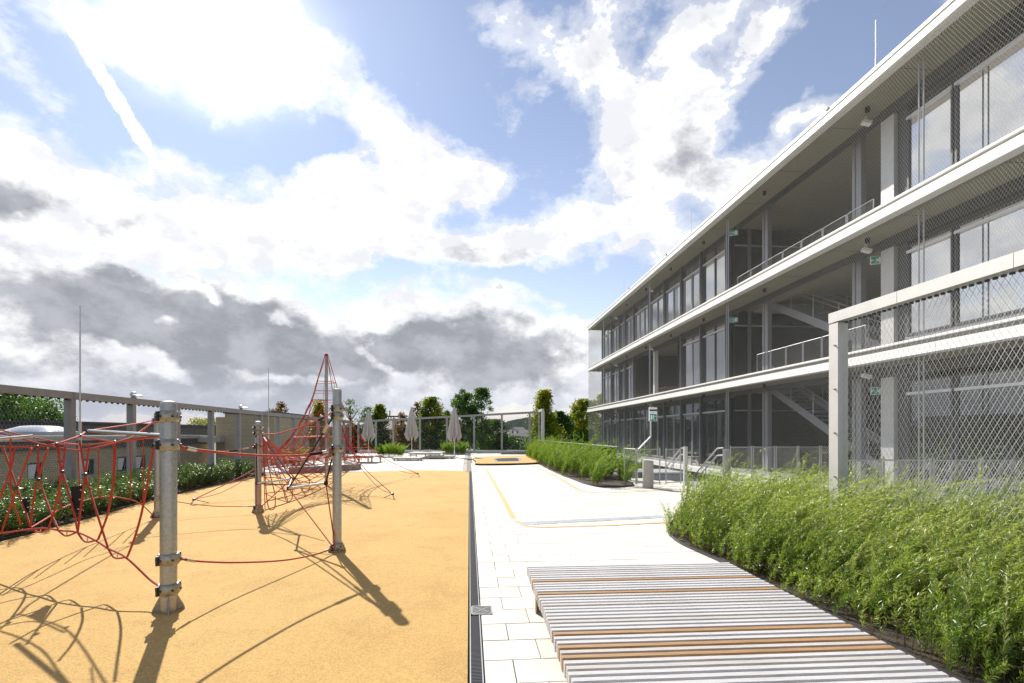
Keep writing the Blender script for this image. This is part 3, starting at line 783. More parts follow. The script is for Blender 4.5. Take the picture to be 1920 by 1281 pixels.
# ---------------------------------------------------------------- fences
def fence_run(label, P, ztop, base, w, group, clip=True, lamp=()):
    """P: post points (2D) in order; ztop(i)"""
    t = thing('mesh_fence', label, 'fence', (P[0][0], P[0][1], 0)); ox, oy = P[0]
    q = lambda i, z: Vector((P[i][0]-ox, P[i][1]-oy, z))
    for i in range(len(P)):
        MB().bar(q(i, base(i)), q(i, ztop(i)-.165), w*.8, w, up=(1, 0, 0)).build('post', M_['fence'], t)
    for i in range(len(P)-1):
        a, b = q(i, ztop(i)-.082), q(i+1, ztop(i+1)-.082); e = (b-a).normalized()*.004
        MB().bar(a+e, b-e, w, .16).build('top_rail', M_['fence'], t)
        dd = (b-a); n = 10; cl = MB()
        for k in range(n):
            c = a+dd*(k+.5)/n; cl.box((c.x-.02, c.y-.02, c.z-.115), (c.x+.02, c.y+.02, c.z-.081))
        cl.build('clip', M_['dark'], t, kind='stuff')
        L = Vector((dd.x, dd.y, 0)).length
        o = Vector((a.x, a.y, base(i)+.1)); 
        dm = diamond_mesh(o, Vector((dd.x, dd.y, 0)), (0, 0, 1), L, min(ztop(i), ztop(i+1))-.2-base(i)-.1, r=.0010, pw=.09, ph=.15)
        dm.build('net', M_['wire'], t, kind='stuff')
    return t
XF = -9.2
pu = [131, 249, 336, 400, 451, 493, 526, 555, 579, 601, 620, 637, 651]
py = [Yat(131, XF)+i*2.16 for i in range(-2, 14)]
PL = [(XF, y) for y in py]
fence_run('grey steel fence with square posts along the left edge of the terrace', PL, lambda i: 2.60, lambda i: -.3, .17, None)
YB = 41.6
PR = []
for u in (672, 705, 737.5, 787.5, 838, 889, 941, 993, 1011):
    p = W(u, 812, SA*0+41.8); PR.append((p.x, p.y))
zt = lambda u: 2.66+(u-672)/(1011-672)*.78
zr = [zt(u) for u in (672, 705, 737.5, 787.5, 838, 889, 941, 993, 1011)]
fence_run('grey steel fence with square posts across the far end of the terrace', PR, lambda i: zr[i], lambda i: .2, .15, None)
pc = W(1018, 812, 38.5)
t = thing('fence_portal', 'tall light steel portal at the right end of the far fence', 'fence post', (pc.x, pc.y, 0))
MB().bar((0, 0, 0), (0, 0, 3.30), .22, .2).build('post', M_['fence_light'], t)
MB().bar((0, 0, 3.39), (PR[-1][0]-pc.x, PR[-1][1]-pc.y-.1, 3.42), .18, .17).build('top_rail', M_['fence_light'], t)
# kerb wall at the far end
kb = thing('kerb_wall', 'low concrete kerb wall under the far fence', 'kerb', (PR[0][0], PR[0][1], 0))
for i in range(len(PR)-1):
    a = Vector((PR[i][0]-PR[0][0], PR[i][1]-PR[0][1], .1)); b = Vector((PR[i+1][0]-PR[0][0], PR[i+1][1]-PR[0][1], .1))
    MB().bar(a, b-(b-a).normalized()*.01, .45, .3).build('kerb_stone', M_['kerb'], kb)
# fence lamps
def fence_lamp(x, y, z, label):
    t = thing('fence_floodlight', label, 'floodlight', (x, y, z), 'floodlights on the left fence')
    MB().box((-.05, -.05, 0), (.05, .05, .05)).build('bracket', M_['fence'], t)
    MB().lathe([(.02, .05), (.08, .07), (.09, .12), (.06, .17), (.01, .18)], (0, 0, 0), 12).build('housing', M_['alu'], t, smooth=True)
    MB().bar((.02, 0, .10), (.32, -.25, .05), .14, .035).build('reflector', M_['signwhite'], t)
for u, lab in ((249, 'small floodlight on the left fence rail, nearest one, above the rope tunnel'), (451, 'small floodlight on the left fence rail in front of the tall brick block'), (601, 'small floodlight on the left fence rail beside the climbing pyramid')):
    fence_lamp(XF+.02, Yat(u, XF), 2.60, lab)
rod(XF+.14, Yat(138, XF), -.3, EYE+(812-572)/960*11.9, 'tall lightning rod beside the nearest post of the left fence', .022)
rod(XF+.14, Yat(497.5, XF), -.3, EYE+(812-690)/960*23.2, 'tall lightning rod on the left fence beside the tall brick block', .022)

# big mesh frame on the right
XP = 5.5
def portal():
    y1 = Yat(1572, XP)
    t = thing('steel_mesh_screen', 'large light steel frame filled with wire mesh above the willow bed', 'fence', (XP, y1, 0))
    H = 3.45; yn = 0.2
    p = MB().bar((0, 0, .0), (0, 0, H-.165), .16, .19, up=(0, 1, 0)).build('post', M_['fence_light'], t)
    for z in (2.95, 2.3, 1.65, 1.0): MB().tube([(-.07, -.04, z), (-.105, -.04, z)], .014, 8).build('bolt', M_['steel'], p)
    ys = [0, -1.15, -2.55, -3.95, y1*-1+yn]
    for i in range(4):
        MB().box((-.09, ys[i+1]+.003, H-.150), (.09, ys[i]-.003+(.095 if i == 0 else 0), H)).build('top_rail', M_['fence_light'], t)
    for y in (-2.86, -5.5): MB().bar((0, y, 0), (0, y, H-.165), .16, .17, up=(0, 1, 0)).build('post', M_['fence_light'], t)
    cl = MB(); y = -.15
    while y > -y1+yn: cl.box((-.015, y-.035, H-.19), (.015, y, H-.164)); y -= .085
    cl.build('clip', M_['dark'], t, kind='stuff')
    dm = diamond_mesh((0, -y1+yn, .1), (0, 1, 0), (0, 0, 1), y1-yn-.09, H-.28, r=.0020, seg=.6); dm.build('net', M_['wire'], t, kind='stuff')
portal()

# ---------------------------------------------------------------- neighbours on the left
def brick_buildings():
    t = thing('brick_building', 'low yellow brick building with flat roof and small teal windows beyond the left fence', 'building', (-16, 20, TZ))
    def bb(mb, n, m, p=None, **k):
        mb.v = [(x+16, y-20, z-TZ) for x, y, z in mb.v]; return mb.build(n, m, p or t, **k)
    w = .001
    wins = [(66, 30), (118, 20), (165, 26), (231, 22), (264, 20)]
    spans = []
    for u, px in wins:
        y = Yat(u, -16); d = -SA*16+CA*y; wy = px*d*d/(963*16)*.95; spans.append((y-wy/2, y+wy/2))
    z0, z1 = -.12, .55
    mb = MB(); y = 2.
    for a, b in spans: mb.box((-16.3, y, TZ), (-16, a, 1.0)); mb.box((-16.3, a, TZ), (-16, b, z0)); mb.box((-16.3, a, z1), (-16, b, 1.0)); y = b
    mb.box((-16.3, y, TZ), (-16, 33, 1.0)); mb.box((-30, 1.6, TZ), (-16.3, 2., 1.0)); mb.box((-30, 33, TZ), (-16.3, 33.3, 1.0))
    bb(mb, 'wall', M_['brick'])
    for a, b in spans:
        f = MB(); q = .06
        f.box((-16.12, a, z0), (-16.03, a+q, z1)); f.box((-16.12, b-q, z0), (-16.03, b, z1)); f.box((-16.12, a+q, z0), (-16.03, b-q, z0+q)); f.box((-16.12, a+q, z1-q), (-16.03, b-q, z1))
        o = bb(f, 'window', M_['bluegreen']); bb(MB().box((-16.2, a+q, z0), (-16.17, b-q, z1)), 'dark_reveal', M_['black'], o)
        bb(MB().add([(-16.1, a+q, z0+q), (-16.1, a+(b-a)*.6, z0+q), (-16.0, a+(b-a)*.6, z1-q), (-16.0, a+q, z1-q), (-16.12, a+q, z0+q), (-16.12, a+(b-a)*.6, z0+q), (-16.02, a+(b-a)*.6, z1-q), (-16.02, a+q, z1-q)],
            [(0,1,2,3), (7,6,5,4), (0,4,5,1), (1,5,6,2), (2,6,7,3), (3,7,4,0)]), 'tilted_pane', M_['skyl'], o)
    bb(MB().box((-30, 1.7, 1.001), (-15.9, 33.2, 1.34)), 'fascia', M_['dkfascia'])
    bb(MB().box((-30, 1.7, 1.342), (-15.8, 33.3, 1.50)), 'coping', M_['concrete'])
    bb(MB().box((-29.8, 1.9, 1.501), (-16.2, 33.1, 1.53)), 'roof', M_['asphalt'])
    y0 = Yat(78, -22)
    bb(MB().box((-34, y0, 1.3), (-22, 48, 2.18)), 'attic_storey', M_['dkfascia'])
    bb(MB().box((-34.2, y0-.2, 2.182), (-21.8, 48.2, 2.30)), 'attic_coping', M_['dark'])
    s = MB(); c = W(75, 812, 24.5)
    t2 = thing('roof_skylight', 'pale domed skylight on the flat roof left of the first fence post', 'skylight', (c.x, c.y, 1.53))
    MB().box((-1.05, -1.05, 0), (1.05, 1.05, .18)).build('upstand', M_['fence_light'], t2)
    pts = []; mb = MB(); n = 8
    g = [[(-1.0+2*i/n, -1.0+2*j/n, .18+.30*(1-(-1+2*i/n)**4)*(1-(-1+2*j/n)**4)) for i in range(n+1)] for j in range(n+1)]
    mb.add([p for r in g for p in r], [(j*(n+1)+i, j*(n+1)+i+1, (j+1)*(n+1)+i+1, (j+1)*(n+1)+i) for j in range(n) for i in range(n)])
    mb.build('dome', M_['skyl'], t2, smooth=True)
    a = W(425, 812, 31); b = W(514, 812, 31)
    t3 = thing('brick_block', 'tall windowless yellow brick block behind the left fence', 'building', (b.x, b.y, TZ))
    MB().box((a.x-b.x, 0, 0), (0, 6.5, 2.82-TZ)).build('wall', M_['brick'], t3)
    MB().box((a.x-b.x-.08, -.08, 2.822-TZ), (.08, 6.58, 2.95-TZ)).build('coping', M_['dark'], t3)
    MB().box((a.x-b.x-.75, .5, 0), (a.x-b.x-.001, 5.5, 2.62-TZ)).build('side_wall', M_['brick'], t3)
    MB().box((a.x-b.x-3.4, -.6, 1.12-TZ), (a.x-b.x-.002, .45, 1.42-TZ)).build('canopy', M_['concrete'], t3)
brick_buildings()

# ---------------------------------------------------------------- playground posts
def play_post(px, pyv, vtop, rad, collars, label, fins=True):
    g = G(px, pyv); d = SA*g.x+CA*g.y; H = EYE+(812-vtop)/960*d
    t = thing('climbing_post', label, 'post', (g.x, g.y, .022), 'galvanised climbing posts')
    MB().lathe([(rad, 0), (rad, H-.03), (rad*.97, H-.022), (rad*.6, H-.022)], n=28).build('pole', M_['steel'], t, smooth=True)
    MB().lathe([(rad*.93, H-.028), (rad*.90, H-.004), (rad*.5, H)], n=28).build('cap', M_['fence_light'], t, smooth=True)
    for v in collars:
        z = EYE+(812-v)/960*d-.022
        o = MB().lathe([(rad+.001, -.052), (rad+.012, -.05), (rad+.024, -.032), (rad+.026, 0), (rad+.024, .032), (rad+.012, .05), (rad+.001, .052)], (0, 0, z), 28).build('collar', M_['steel_cap'], t, smooth=True)
        mb = MB()
        for k in range(6):
            a = k*math.pi/3+.3; c = Vector((math.cos(a), math.sin(a), 0)); p = c*(rad+.020)+Vector((0, 0, z)); mb.tube([p, p+c*.016], .011, 8)
        for a in (1.1, 4.24):
            c = Vector((math.cos(a), math.sin(a), 0)); mb.bar(c*(rad+.01)+Vector((0, 0, z)), c*(rad+.045)+Vector((0, 0, z)), .02, .085)
        mb.build('bolt', M_['dark'], o, kind='stuff')
    for k in range(4):
        a = k*math.pi/2+.5; c = Vector((math.cos(a), math.sin(a), 0)); s = Vector((-c.y, c.x, 0))*.005
        p = [c*(rad*.95), c*(rad+.06), c*(rad+.055)+Vector((0, 0, .03)), c*(rad*.95)+Vector((0, 0, .15))]
        MB().add([x-s for x in p]+[x+s for x in p], [(0,1,2,3), (7,6,5,4), (0,4,5,1), (1,5,6,2), (2,6,7,3), (3,7,4,0)]).build('base_fin', M_['steel_cap'], t)
    return t, d
play_post(316, 1150, 757, .068, (781, 834, 1048, 1104), 'galvanised climbing post in front, thick and nearest, with two collars at its top')
play_post(296, 972, 776, .064, (789, 836, 934, 965), 'galvanised climbing post standing just behind the nearest post')
play_post(484, 963, 792, .062, (802, 812, 838, 951), 'short galvanised climbing post left of the pyramid mast, with white cap')
play_post(632, 1037, 732, .060, (766, 780, 841, 1024), 'galvanised climbing post right of the others, in front of the pyramid mast')
RR = .0095
def rope(label, pts, r=RR, m='rope', sleeves=(), ends=True, name='climbing_rope', cat='rope', group=None):
    """pts = (u,v,d)"""
    P = [W(*p) for p in pts]; o = P[0].copy(); t = thing(name, label, cat, o, group)
    Q = catm([p-o for p in P], 6)
    MB().tube(Q, r, 8).build('rope', M_[m], t, smooth=True)
    for a, b, mm in sleeves:
        n = len(Q)-1; i0, i1 = int(a*n), max(int(a*n)+1, int(b*n)); MB().tube(Q[i0:i1+1], r*1.7, 8).build('sleeve', M_[mm], t, smooth=True)
    if ends:
        for e, f in ((0, 1), (-1, -2)):
            a, b = Q[e], Q[f]; dd = (b-a).normalized()
            ch = MB()
            for k in range(4):
                c = a+dd*(.018+.022*k); sx = Vector((0, 0, 1)) if k % 2 else dd.cross(Vector((0, 0, 1))).normalized()
                ch.tube([c-dd*.014, c+sx*.011, c+dd*.014, c-sx*.011, c-dd*.014], .0035, 5)
            ch.build('chain', M_['dark'], t)
            MB().tube([a+dd*.09, a+dd*.20], r*1.45, 10).build('ferrule', M_['inox'], t, smooth=True)
    return t
rope('thick red rope sagging between the nearest post and the right post at waist height', [(335, 837, 4.72), (365, 843, 4.9), (440, 851, 5.4), (520, 855, 6.0), (580, 852, 6.5), (622, 845, 6.92)], .013, sleeves=((.82, .93, 'black'),))
rope('thin red rope running from the nearest post to the short post with a black sleeve', [(300, 838, 9.6), (380, 845, 9.9), (430, 846, 10.1), (476, 838, 10.3)], sleeves=((.7, .83, 'black'),))
rope('thick red rope rising from the short post to the top of the right post', [(492, 815, 10.25), (520, 813, 9.6), (560, 802, 8.6), (598, 787, 7.6), (623, 774, 7.0)], .013, sleeves=((.76, .84, 'black'),))
rope('low red rope between the nearest post and the foot of the right post', [(335, 1047, 4.72), (365, 1052, 4.9), (440, 1055, 5.35), (530, 1051, 5.95), (590, 1040, 6.5), (622, 1029, 6.92)])
rope('low thin rope from the post behind to the short post', [(306, 936, 9.75), (345, 943, 9.9), (400, 949, 10.1), (475, 950, 10.3)], .008)

def net_tunnel():
    o = W(200, 900, 7)
    t = thing('rope_tunnel', 'red rope tunnel net hung with two black rubber plates at the left edge', 'climbing net', o)
    def R(name, P, r=RR, m='rope', n=5): return MB().tube(catm([W(*p)-o for p in P], n), r, 7).build(name, M_[m], t, smooth=True)
    nd = lambda u: 4.75+(316-u)*.0048
    fd = lambda u: 9.7-(290-u)*.0160
    # bottom ropes
    B1 = [(297, 1098), (280, 1086), (237, 1046), (202, 1028), (178, 1013), (144, 998), (113, 995), (89, 991), (59, 992), (0, 1000), (-60, 1004)]
    R('bottom_rope', [(u, v, nd(u)) for u, v in B1], .011)
    B2 = [(289, 968), (265, 946), (244, 937), (208, 931), (178, 934), (146, 942), (116, 953), (89, 971), (59, 989)]
    R('bottom_rope', [(u, v, fd(u)) for u, v in B2])
    # doubled loops under the near bottom rope
    for (a, b, c) in (((202, 1028), (215, 1046), (238, 1045)), ((146, 1000), (160, 1016), (182, 1013)), ((109, 995), (124, 1005), (142, 999)), ((60, 993), (75, 998), (92, 991))):
        R('loop', [(*a, nd(a[0])), (*b, nd(b[0])+.03), (*c, nd(c[0]))])
        u, v = (a[0]+c[0])/2, (a[1]+c[1])/2
        MB().tube([W(u, v-1, nd(u))-o, W(u, b[1]-1, nd(u))-o], .006, 6).build('clamp', M_['inox'], t)
    # top ropes
    R('top_rope', [(286, 788, 9.6), (259, 794, 8.9), (172, 807, 7.0), (150, 817, 6.5), (105, 832, 6.0), (70, 837, 5.9), (0, 838, 6.2), (-60, 832, 6.5)], .012)
    R('top_rope', [(287, 791, 9.6), (265, 807, 9.2), (247, 819, 8.8), (215, 829, 8.3), (167, 834, 7.5), (122, 831, 7.0), (60, 820, 6.8), (0, 806, 7.0), (-60, 790, 7.2)])
    R('top_rope', [(304, 818, 4.72), (260, 822, 5.0), (222, 829, 5.3), (190, 837, 5.6), (150, 844, 5.8), (110, 839, 6.0), (60, 828, 6.2), (0, 812, 6.3), (-50, 800, 6.4)])
    R('top_rope', [(300, 818, 5.0), (222, 828, 6.0), (165, 821, 6.4), (150, 818, 6.5)])
    R('top_rope', [(215, 828, 6.0), (167, 834, 6.2), (105, 833, 6.0)])
    zz = [
        [(6, 840), (32, 915), (46, 955), (57, 987)], [(59, 840), (32, 915), (15, 962), (3, 998)], [(71, 840), (75, 900), (95, 960), (110, 994)],
        [(90, 840), (71, 900), (62, 945), (58, 985)], [(106, 836), (117, 885), (135, 945), (146, 998)], [(122, 837), (117, 885), (104, 950), (91, 990)],
        [(149, 826), (160, 890), (181, 960), (202, 1026)], [(167, 835), (160, 890), (152, 950), (146, 997)], [(216, 830), (214, 890), (203, 960), (184, 1012)],
        [(289, 838), (281, 880), (266, 960), (252, 1010), (239, 1044)], [(28, 838), (20, 880), (-10, 960), (-30, 1000)]]
    for z in zz: R('net_strand', [(u, v, nd(u)+.25*(1-i/(len(z)-1))) for i, (u, v) in enumerate(z)], .0105)
    ff = [[(20, 822), (20, 870), (22, 930), (40, 985)], [(112, 838), (112, 900), (113, 945), (117, 953)], [(147, 840), (148, 880), (149, 915), (147, 941)],
          [(184, 842), (185, 880), (185, 920), (190, 931)], [(213, 830), (212, 880), (210, 915), (206, 931)], [(243, 826), (245, 870), (245, 910), (246, 936)], [(269, 822), (269, 880), (268, 930), (262, 944)]]
    for z in ff: R('net_strand', [(u, v, max(5.6, fd(u))) for u, v in z], .008)
    # knots
    for u, v, d in ((105, 833, 6.0), (70, 838, 5.9), (150, 817, 6.5), (215, 829, 6.1), (167, 834, 6.3), (160, 890, 5.55), (117, 885, 5.8), (32, 915, 6.2), (72, 900, 6.0)):
        MB().lathe([(.004, -.022), (.016, -.016), (.018, 0), (.016, .016), (.004, .022)], W(u, v, d)-o, 8).build('knot', M_['dark'], t, smooth=True)
    for Q, lab in (([(131, 913), (154, 911), (147, 962), (139, 960)], None), ([(41, 935), (55, 934), (52, 968), (47, 966)], None)):
        P = [W(u, v, nd(u)+.12) - o for u, v in Q]; nn = Vector((0, .014, 0))
        pl = MB().add([p for p in P]+[p+nn for p in P], [(0,1,2,3), (7,6,5,4), (0,4,5,1), (1,5,6,2), (2,6,7,3), (3,7,4,0)]).build('rubber_plate', M_['black'], t)
        for f in (.15, .5, .85):
            for s in (0, 1):
                c = (P[0].lerp(P[3], f) if s == 0 else P[1].lerp(P[2], f)); MB().tube([c-Vector((0, .004, 0)), c-Vector((0, .016, 0))], .007, 8).build('screw', M_['inox'], pl)
    # spreader bars
    for a, b in (((306, 817, 4.74), (166, 808, 5.9)), ((61, 818, 5.9), (-60, 829, 5.4))):
        A, B = W(*a)-o, W(*b)-o; MB().tube([A, B], .019, 12).build('spreader_bar', M_['inox'], t, smooth=True)
        dd = (B-A).normalized(); MB().tube([B-dd*.01, B+dd*.045], .021, 12).build('bar_end', M_['black'], t, smooth=True)
    R('end_rope', [(297, 790, 4.72), (283, 795, 5.0), (270, 806, 5.3), (262, 812, 5.5)], .007)
net_tunnel()

def trapeze():
    o = W(545, 905, 8.6)
    t = thing('rope_trapeze', 'black rope trapeze with silver bars between the short post and the right post', 'climbing frame', o)
    def R(n, P, r, m): return MB().tube([W(*p)-o for p in P], r, 8).build(n, M_[m], t, smooth=True)
    p1, p2, p3, p4 = (482, 906, 10.0), (547, 898, 9.1), (541, 916, 8.0), (611, 906, 7.3)
    R('bar', [p1, p2], .019, 'inox'); R('bar', [p3, p4], .019, 'inox'); R('bar', [p2, p3], .014, 'inox'); R('bar', [(484, 907, 10.0), (590, 910, 8.6)], .012, 'dark')
    for q in (p1, p2, p3, p4): MB().lathe([(.01, -.03), (.028, -.025), (.028, .025), (.01, .03)], W(*q)-o, 10).build('bar_end', M_['black'], t)
    for a, b in (((480, 816, 10.3), p1), ((492, 816, 10.3), p2), ((622, 786, 6.95), p3), ((625, 850, 6.95), p4)):
        R('black_rope', [a, b], .011, 'black'); A, B = W(*a)-o, W(*b)-o
        MB().tube([A.lerp(B, .06), A.lerp(B, .17)], .017, 8).build('ferrule', M_['inox'], t)
    for a, b in ((p3, (626, 1028, 6.9)), (p4, (628, 1022, 6.9)), (p1, (481, 952, 10.3)), (p2, (489, 951, 10.3))): R('red_rope', [a, b], .0085, 'rope')
trapeze()

# ---------------------------------------------------------------- climbing pyramid
def pyramid():
    Mst = G(612, 912); Mst.z = 0
    t = thing('climbing_pyramid', 'red rope climbing pyramid on a central steel mast', 'climbing frame', (Mst.x, Mst.y, .02))
    H = 4.05
    MB().lathe([(.05, 0), (.046, H-.08), (.03, H-.02), (.005, H)], n=16).build('mast', M_['steel'], t, smooth=True)
    MB().lathe([(.052, H-.04), (.055, H), (.045, H+.03), (.01, H+.04)], n=12).build('mast_head', M_['rope'], t)
    anc = [G(364, 948), G(736, 937), G(783, 895), G(446, 886)]
    for a in anc: a.z = 0
    anc = [a-Mst for a in anc]
    prof = [(4.05, .04), (3.2, .30), (2.9, .38), (2.62, .48), (2.2, .68), (1.85, .88), (1.5, 1.14), (1.2, 1.42), (.9, 1.78), (.6, 2.28), (.35, 2.85), (.12, 3.4)]
    def rr(z):
        for (z0, r0), (z1, r1) in zip(prof, prof[1:]):
            if z <= z0 and z >= z1: return r0+(r1-r0)*(z0-z)/(z0-z1)
        return prof[-1][1]
    def E(k, z):
        a = anc[k % 4]; L = a.length; f = rr(z)/3.4
        return Vector((a.x*f, a.y*f, z))
    for k in range(4):
        P = catm([E(k, z) for z, r in prof], 3); MB().tube(P, .011, 6).build('edge_rope', M_['rope'], t)
        a = anc[k]; q = E(k, .12); MB().tube([q, Vector((a.x*1.02, a.y*1.02, .0))], .014, 6).build('anchor_rod', M_['inox'], t)
        MB().lathe([(.01, -.03), (.04, -.02), (.04, .02), (.01, .03)], q, 8).build('anchor_joint', M_['dark'], t)
        MB().tube([q, Vector((a.x*.90, a.y*.93, 0))], .008, 5).build('anchor_strap', M_['dark'], t)
        # second rope of the pair, lower
        P = catm([E(k, z)+Vector((0, 0, -.03*i)) for i, (z, r) in enumerate(prof[5:-1])]+[q], 3); MB().tube(P, .008, 5).build('edge_rope', M_['rope'], t)
    def face(k, zs, ns, inset=0., r=.0085, name='face_net'):
        mb = MB(); grid = []
        for j, z in enumerate(zs):
            n = ns[j]; row = []
            for i in range(n+1):
                s = i/n; p = E(k, z).lerp(E(k+1, z), s); bow = 4*s*(1-s)
                c = Vector((p.x, p.y, 0)); p = p-c*(.20*bow+inset); p.z -= .05*bow*rr(z)*.5; row.append(p)
            grid.append(row)
        for j in range(len(zs)-1):
            a, b = grid[j], grid[j+1]
            for i in range(len(b)):
                s = i/(len(b)-1); x = s*(len(a)-1)
                for q in {int(math.floor(x)), int(math.ceil(x))}:
                    jj = Vector((random.uniform(-.03, .03), random.uniform(-.03, .03), random.uniform(-.02, .02)))
                    mb.tube([a[q], (a[q]+b[i])/2+jj, b[i]], r, 5, False)
        for row in grid[::2]: mb.tube(row, r, 5, False)
        for row in grid:
            for p in row: mb.lathe([(.003, -.014), (.015, 0), (.003, .014)], p, 5)
        mb.build(name, M_['rope'], t)
    for k in range(4):
        for z in (3.2, 2.9, 2.62):
            MB().tube([E(k, z), E(k, z).lerp(E(k+1, z), .5)*.93+Vector((0, 0, z*.07)), E(k+1, z)], .009, 5).build('ring_rope', M_['rope'], t)
        MB().tube([Vector((0, 0, 4.0)), E(k, 3.2).lerp(E(k+1, 3.2), .5), E(k, 2.62).lerp(E(k+1, 2.62), .5)], .006, 5).build('guy_rope', M_['rope'], t)
        face(k, [2.62, 2.22, 1.85, 1.5, 1.15, .85], [2, 3, 3, 4, 5, 6], r=.0068)
        if k in (0, 3): face(k, [2.2, 1.6, 1.0], [2, 3, 4], .25, r=.006, name='inner_net')
    # horizontal inner decks
    for z in (1.5, .85):
        mb = MB()
        for k in range(4):
            for s in (0, .25, .5, .75):
                p = E(k, z).lerp(E(k+1, z), s)*.9; p.z = z; mb.tube([Vector((0, 0, z+.05)), p], .008, 5, False)
            for f in (.35, .65): mb.tube([Vector((E(k, z).x*f, E(k, z).y*f, z)), Vector((E(k+1, z).x*f, E(k+1, z).y*f, z))], .008, 5, False)
        mb.build('deck_net', M_['rope'], t)
pyramid()
def fan_net():
    o = W(493, 815, 10.3)
    t = thing('fan_net', 'red rope net fanning from the short post down towards the pyramid', 'climbing net', o)
    A = W(493, 817, 10.3); Bq = W(497, 957, 10.2); Cq = W(672, 868, 13.6); Dq = W(570, 838, 13.6)
    n, m = 9, 12; mb = MB(); g = []
    for j in range(m+1):
        s = j/m; row = []
        for i in range(n+1):
            q = i/n
            top = A.lerp(Dq, s); bot = Bq.lerp(Cq, s**.9)
            p = top.lerp(bot, q); p.z -= .35*math.sin(math.pi*s)*(1-.3*q)*math.sin(math.pi*(.25+.5*q)); 
            row.append(p-o)
        g.append(row)
    for j in range(m+1):
        if j % 2 == 0: mb.tube(catm(g[j], 2), .008, 5, False)
    for i in range(n+1): mb.tube([g[j][i] for j in range(m+1)], .0085 if i not in (0, n) else .011, 5, False)
    for j in range(0, m, 1):
        for i in range(n):
            if (i+j) % 2: mb.tube([g[j][i], g[j+1][i+1]], .0075, 5, False)
    mb.build('net', M_['rope'], t)
    mb = MB()
    for k in range(7):
        a = Vector((0, 0, 0)); b = W(500+k*16, 935-k*7, 10.3+k*.4)-o; c = a.lerp(b, .55)+Vector((0, 0, -.08)); mb.tube(catm([a, c, b], 4), .010, 5, False)
        if k % 2 == 0 and k < 6: mb.tube(catm([b, W(505+k*16, 955-k*8, 10.3+k*.4)-o, W(515+k*16, 952-k*8, 10.4+k*.4)-o, W(516+k*16, 930-k*8, 10.4+k*.4)-o], 4), .010, 5, False)
    mb.build('fan_strand', M_['rope'], t)
fan_net()

# ---------------------------------------------------------------- slatted platform
def slat_bench():
    z = .31; FLc = G(988, 1061.5, z); FRc = G(1366, 1054.5, z); NL = G(1070, 1271, z)
    ex = (FRc-FLc); ex.z = 0; wid = ex.length; ex.normalize(); ey = (NL-FLc); ey.z = 0; ey.normalize()
    ang = math.atan2(ex.y, ex.x)
    t = thing('slatted_bench', 'wide low slatted timber platform bench with several newer orange slats', 'bench', (FLc.x, FLc.y, 0), rz=ang)
    pitch = .0715; n = 46; new = {7, 12, 24, 27, 29}; me = {}
    sh = -math.tan(math.atan2(ey.x, -ey.y)-0*ang)  # skew of the long edge
    dxl = ey.dot(ex)/abs(ey.dot(Vector((-ex.y, ex.x, 0))))
    for k in range(n):
        nm = k in new; md = k in (3, 13, 16, 21, 28, 31, 38); key = (nm, md, k % 4)
        if key not in me:
            mb = MB(); mb.bbox((0, -.0435, z-.085), (wid, 0, z), .002); m = bpy.data.meshes.new('slat'); m.from_pydata(mb.v, [], mb.f); m.materials.append(M_['slat_new' if nm else 'slat_mid' if md else 'slat_grey']); me[key] = m
        o = link('slat', me[key], t); o.location = (dxl*k*pitch+random.uniform(-.004, .004), -k*pitch, random.uniform(-.001, .001))
        if nm: o['label'] = 'newer orange brown slat'
    L = n*pitch
    for x in (.035, wid-.075):
        b = MB().add([(x, -.03, z-.15), (x+.012, -.03, z-.15), (x+.012+dxl*L, -L, z-.15), (x+dxl*L, -L, z-.15), (x, -.03, z-.06), (x+.012, -.03, z-.06), (x+.012+dxl*L, -L, z-.06), (x+dxl*L, -L, z-.06)],
            [(0,3,2,1),(4,5,6,7),(0,1,5,4),(1,2,6,5),(2,3,7,6),(3,0,4,7)]).build('frame_rail', M_['beige'], t)
    MB().box((.05, -.06, z-.15), (wid-.07, -.045, z-.06)).build('frame_rail', M_['beige'], t)
    mb = MB().box((wid/2-.03, -L, z-.12), (wid/2+.03, -.06, z-.06)).build('centre_beam', M_['beige'], t)
    for x, y in ((.03, -.42), (wid-.1, -.42), (.03+dxl*L*.9, -L+.4), (wid-.1, -L+.4)):
        MB().box((x, y-.012, 0), (x+.085, y+.0, z-.06)).box((x, y-.07, 0), (x+.012, y-.0125, z-.06)).build('leg', M_['beige'], t)
slat_bench()

